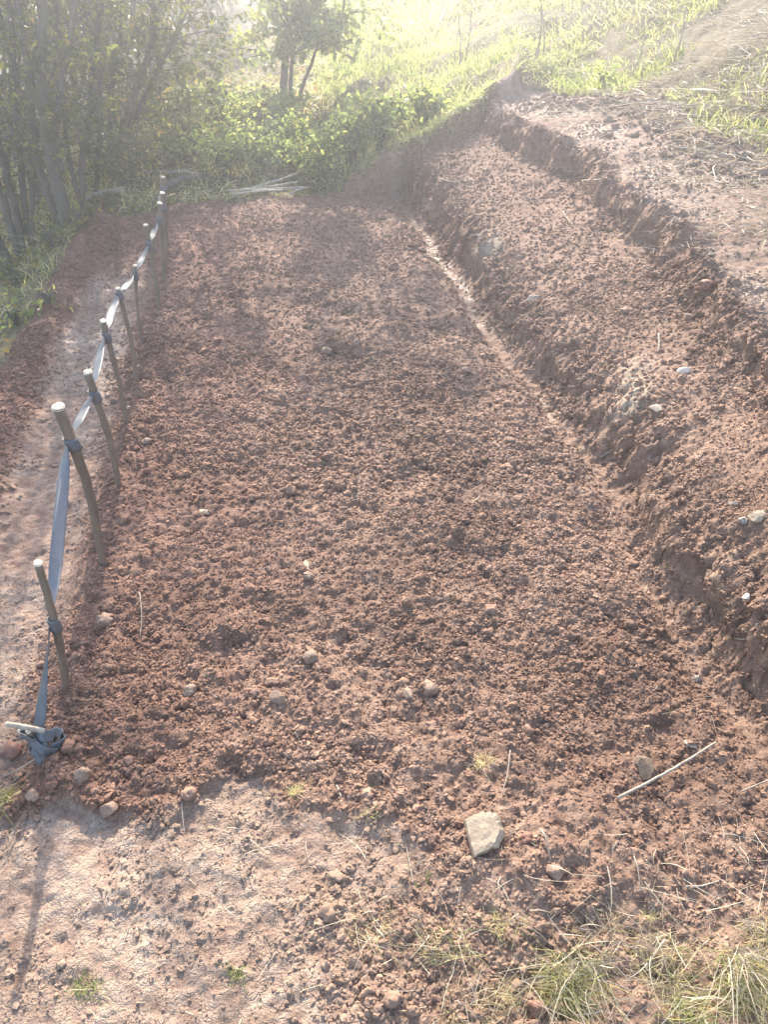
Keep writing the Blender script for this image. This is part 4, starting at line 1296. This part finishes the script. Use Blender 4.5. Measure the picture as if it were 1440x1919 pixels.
# dry straw lying on the trampled ground and the upper path
def lying(geo, x, y, rs, Lr, Wr, lift=.004, seg=4):
    n = len(x); a = rs.uniform(0, 2 * math.pi, n); L = rs.uniform(*Lr, n)
    D = np.stack([np.cos(a), np.sin(a), rs.normal(.05, .12, n)], 1)
    bn = np.stack([rs.normal(0, .25, n), rs.normal(0, .25, n), -np.abs(rs.normal(.06, .08, n))], 1)
    ribbons(geo, np.stack([x, y, full_h(x, y) + lift], 1), D, L, rs.uniform(*Wr, n), bn, seg, rs)


g = Geo()
x, y = field(900, -.7, 1.1, .42, 1.0, rg, lambda x, y: (zones(x, y)['front'] > .4) & (fbm(x * 3, y * 3, 96, 2) + .8 * (x - .15) > rg.normal(.1, .3, len(x))))
lying(g, x, y, rg, (.02, .09), (.0008, .002))
x, y = field(420, .05, 1.0, .45, .85, rg, lambda x, y: np.ones(len(x), bool))
lying(g, x, y, rg, (.03, .11), (.0009, .0022), .006)
x, y = field(1100, .1, 1.1, .40, .72, rg, lambda x, y: fbm(x * 5, y * 5, 99, 2) > rg.normal(.05, .15, len(x)))
lying(g, x, y, rg, (.015, .06), (.0007, .0016), .006)
x, y = field(240, -.45, 1.9, .9, 3.0, rg, lambda x, y: np.ones(len(x), bool))
lying(g, x, y, rg, (.02, .07), (.0008, .0018), .008)
o = g.build('dry_straw', M_straw); tag(o, 'bits of dry straw scattered over the trampled ground', 'straw', kind='stuff')
g = Geo()
x, y = field(9000, 2.15, 3.7, 1.6, 6.8, rg, lambda x, y: fbm(x * 1.6, y * 1.6, 97, 3) + .30 * (x - 2.7) > rg.normal(.05, .15, len(x)))
lying(g, x, y, rg, (.04, .13), (.002, .005), .008)
x, y = field(16000, 1.9, 4.2, 2.0, 6.8, rg, lambda x, y: fbm(x * 2.3 + 5, y * 2.3, 94, 3) > rg.normal(.22, .06, len(x)))
lying(g, x, y, rg, (.03, .10), (.002, .0045), .012)
x, y = field(12000, 2.5, 6.0, 3.0, 9, rg, lambda x, y: fbm(x * 1.1, y * 1.1, 98, 3) > rg.normal(.02, .12, len(x)))
lying(g, x, y, rg, (.08, .24), (.004, .008), .03)
o = g.build('dead_grass', M_straw); tag(o, 'flattened dead grass on the upper path and bank', 'dead grass', kind='stuff')


# tufts one can point to
def tuft(label, px, py, n, Lr, Wr, w, seed, green=.4, lean=.8, sod=0.0, dirv=None, straw=0):
    rs = np.random.default_rng(seed)
    p = on_ground(px, py)
    p[2] = float(full_h(np.array([p[0]]), np.array([p[1]]))[0])
    root = empty('grass_tuft', p, label, 'grass tuft', 'tufts of grass lying in the soil')
    if sod:
        Vv = lumpy(lumpy(P3, seed, .16, 1.4), seed + 1, .08, 4) * np.array([1.25, .8, .45]) * sod
        o = add_mesh('sod', Vv + np.array([0, .02, -.012]), [F3], M_humus, root)
    g = Geo()
    a = rs.uniform(0, 2 * math.pi, n); r = w * np.sqrt(rs.random(n))
    x, y = p[0] + np.cos(a) * r, p[1] + np.sin(a) * r * .7
    blades_at(g, x, y, np.maximum(full_h(x, y), p[2] + sod * .28 * (1 - (r / w) ** 2)), rs, Lr, Wr, lean, .6, .5, 5, dirv, np.clip(rs.normal(1 - green, .3, n), 0, 1))
    g.build('blades', M_grass, root)
    if straw:
        g = Geo()
        a = rs.uniform(0, 2 * math.pi, straw); r = w * np.sqrt(rs.random(straw))
        x, y = p[0] + np.cos(a) * r * .8, p[1] + np.sin(a) * r * .6
        blades_at(g, x, y, full_h(x, y) + .01 + sod * .3, rs, (Lr[0] * 1.2, Lr[1] * 1.7), (.0009, .0021), lean, .5, .5, 6, dirv)
        g.build('dry_stalks', M_straw, root)


tuft('big matted tuft of green and straw coloured grass on an upturned sod at the front', 1075, 1830, 420, (.03, .085), (.0012, .0024), .075, 501, .38, 1.3, .05, np.array([0, -.6, -.1]), 70)
tuft('tall straggling tuft with long straw stalks at the front corner of the view', 1395, 1830, 280, (.04, .10), (.0012, .0026), .07, 502, .33, 1.0, .05, np.array([0, -.7, -.05]), 80)
tuft('flattened mat of dry grass on a dark sod between the two largest tufts', 1235, 1800, 170, (.02, .055), (.0010, .0021), .075, 521, .12, 1.7, .045, np.array([0, -.4, -.1]), 22)
tuft('low dark sod with sparse green blades under the straggling tuft', 1290, 1895, 200, (.03, .08), (.0012, .0024), .06, 522, .5, 1.2, .05, np.array([.1, -.4, 0]), 30)
tuft('matted straw coloured grass at the lower border below the wispy tuft', 900, 1890, 130, (.02, .055), (.0010, .0020), .07, 523, .1, 1.7, .0, None, 40)
tuft('scruffy yellowed grass lying behind the big matted tuft', 1120, 1745, 110, (.015, .045), (.0009, .0019), .065, 524, .12, 1.8, .0, None, 30)
tuft('brown sod edge with hanging dry grass at the border beside the straggling tuft', 1440, 1760, 150, (.025, .065), (.0010, .0022), .06, 525, .15, 1.3, .05, np.array([-.1, -.4, 0]), 40)
tuft('thin heap of grey dry grass beside the dark red clod', 985, 1845, 130, (.02, .06), (.0009, .0017), .045, 503, .02, 1.5, .0, None, 16)
tuft('wispy green and yellow tuft on the debris near the yellow leaf', 830, 1780, 110, (.02, .06), (.001, .002), .05, 504, .3, 1.5, .0, None, 20)
tuft('tangle of bent dry stems in the middle of the front debris', 690, 1745, 90, (.03, .07), (.001, .002), .05, 505, .1, 1.6, .0, None, 22)
tuft('ball of dry yellowish grass on the edge of the bed above the pale ground', 556, 1485, 170, (.012, .03), (.0008, .0014), .016, 506, .1, 1.5, .0)
tuft('flat whitish tuft of dead grass on the bed above the slab', 905, 1432, 130, (.015, .045), (.0008, .0015), .024, 507, .0, 1.7, .0)
tuft('tiny bright green tuft on the pale trampled ground', 440, 1828, 50, (.012, .03), (.0012, .0022), .016, 508, .75, 1.2, .0)
tuft('small green seedling clump near the front corner under the peg shadow', 160, 1850, 60, (.015, .04), (.0012, .0024), .024, 509, .75, 1.2, .0)
tuft('green tuft at the border of the view beside the oblong clod', 8, 1500, 80, (.03, .07), (.0012, .0024), .03, 510, .5, 1.0, .0)
tuft('short pale tuft on the smooth soil under the pale twig', 1215, 1722, 70, (.012, .03), (.0009, .0017), .016, 511, .15, 1.5, .0)
tuft('light green tuft on the ridge between flat slab and big matted tuft', 950, 1740, 130, (.015, .045), (.0009, .0017), .036, 512, .25, 1.5, .0)
tuft('scrap of green grass on loose soil beside the trampled ground', 700, 1530, 40, (.015, .035), (.0009, .0017), .02, 513, .35, 1.5, .0)
# yellow-green seedling by the slab
p = on_ground(800, 1662)
rs = np.random.default_rng(9)
root = empty('seedling', p, 'yellow-green broad leaved seedling in front of the flat tan slab', 'seedling')
g = Geo(); ribbons(g, np.tile(p, (5, 1)), np.array([[-.8, .1, .5], [.6, .2, .6], [.2, .5, .9], [-.3, -.3, .5], [.5, .6, .8]]), np.array([.05, .035, .05, .03, .045]), np.full(5, .010), np.tile(np.array([0, 0, -.4]), (5, 1)), 5, rs, rnd=np.array([.7, .75, .6, .7, .65]))
g.build('leaves', M_leaf_green, root)
# dead stalks standing on the hillside
for k, (px, py, h) in enumerate([(1005, 130, .55), (995, 140, .45), (872, 120, .6), (862, 128, .5), (1020, 115, .5), (1180, 150, .3), (1262, 120, .35)]):
    p = on_ground(px, py); rs = np.random.default_rng(600 + k)
    root = empty('dead_stalk', p, 'bare brown weed stalk standing in the bright hillside grass', 'stalk', 'dead stalks on the hillside')
    g = Geo(); tp = p + np.array([rs.normal() * .06, 0, h]); C = resample([p, (p + tp) / 2 + np.array([.02, 0, 0]), tp], 10); tube(g, C, np.linspace(.007, .003, 10), 5)
    for j in range(6):
        q = C[3 + j]; d = np.array([rs.normal(), rs.normal(), .8]); d /= np.linalg.norm(d)
        tube(g, np.array([q, q + d * .05, q + d * .09]), [.003, .002, .002], 4, caps=False)
    g.build('stem', M_dead, root)

# ------------------------------------------------------------------ scattering volume added to imitate lens glare from the low sun
hz, hn, hl, hb = new_mat('glare_volume')
hn.remove(hb)
pv = node(hn, 'ShaderNodeVolumePrincipled')
pv.inputs['Color'].default_value = (.95, .96, 1, 1)
pv.inputs['Density'].default_value = .020
pv.inputs['Anisotropy'].default_value = .7
hl.new(pv.outputs[0], hn['Material Output'].inputs['Volume'])
x0, x1, y0, y1, z0, z1 = -44, 44, -9, 52, -5, 8.0
Vv = np.array([(a, b, c) for c in (z0, z1) for b in (y0, y1) for a in (x0, x1)])
o = add_mesh('glare_volume', Vv, [np.array([(0, 2, 3, 1), (4, 5, 7, 6), (0, 1, 5, 4), (2, 6, 7, 3), (0, 4, 6, 2), (1, 3, 7, 5)])], hz, None, None, False)
tag(o, 'bright thin scattering volume added to imitate lens glare', 'glare_volume', kind='stuff')
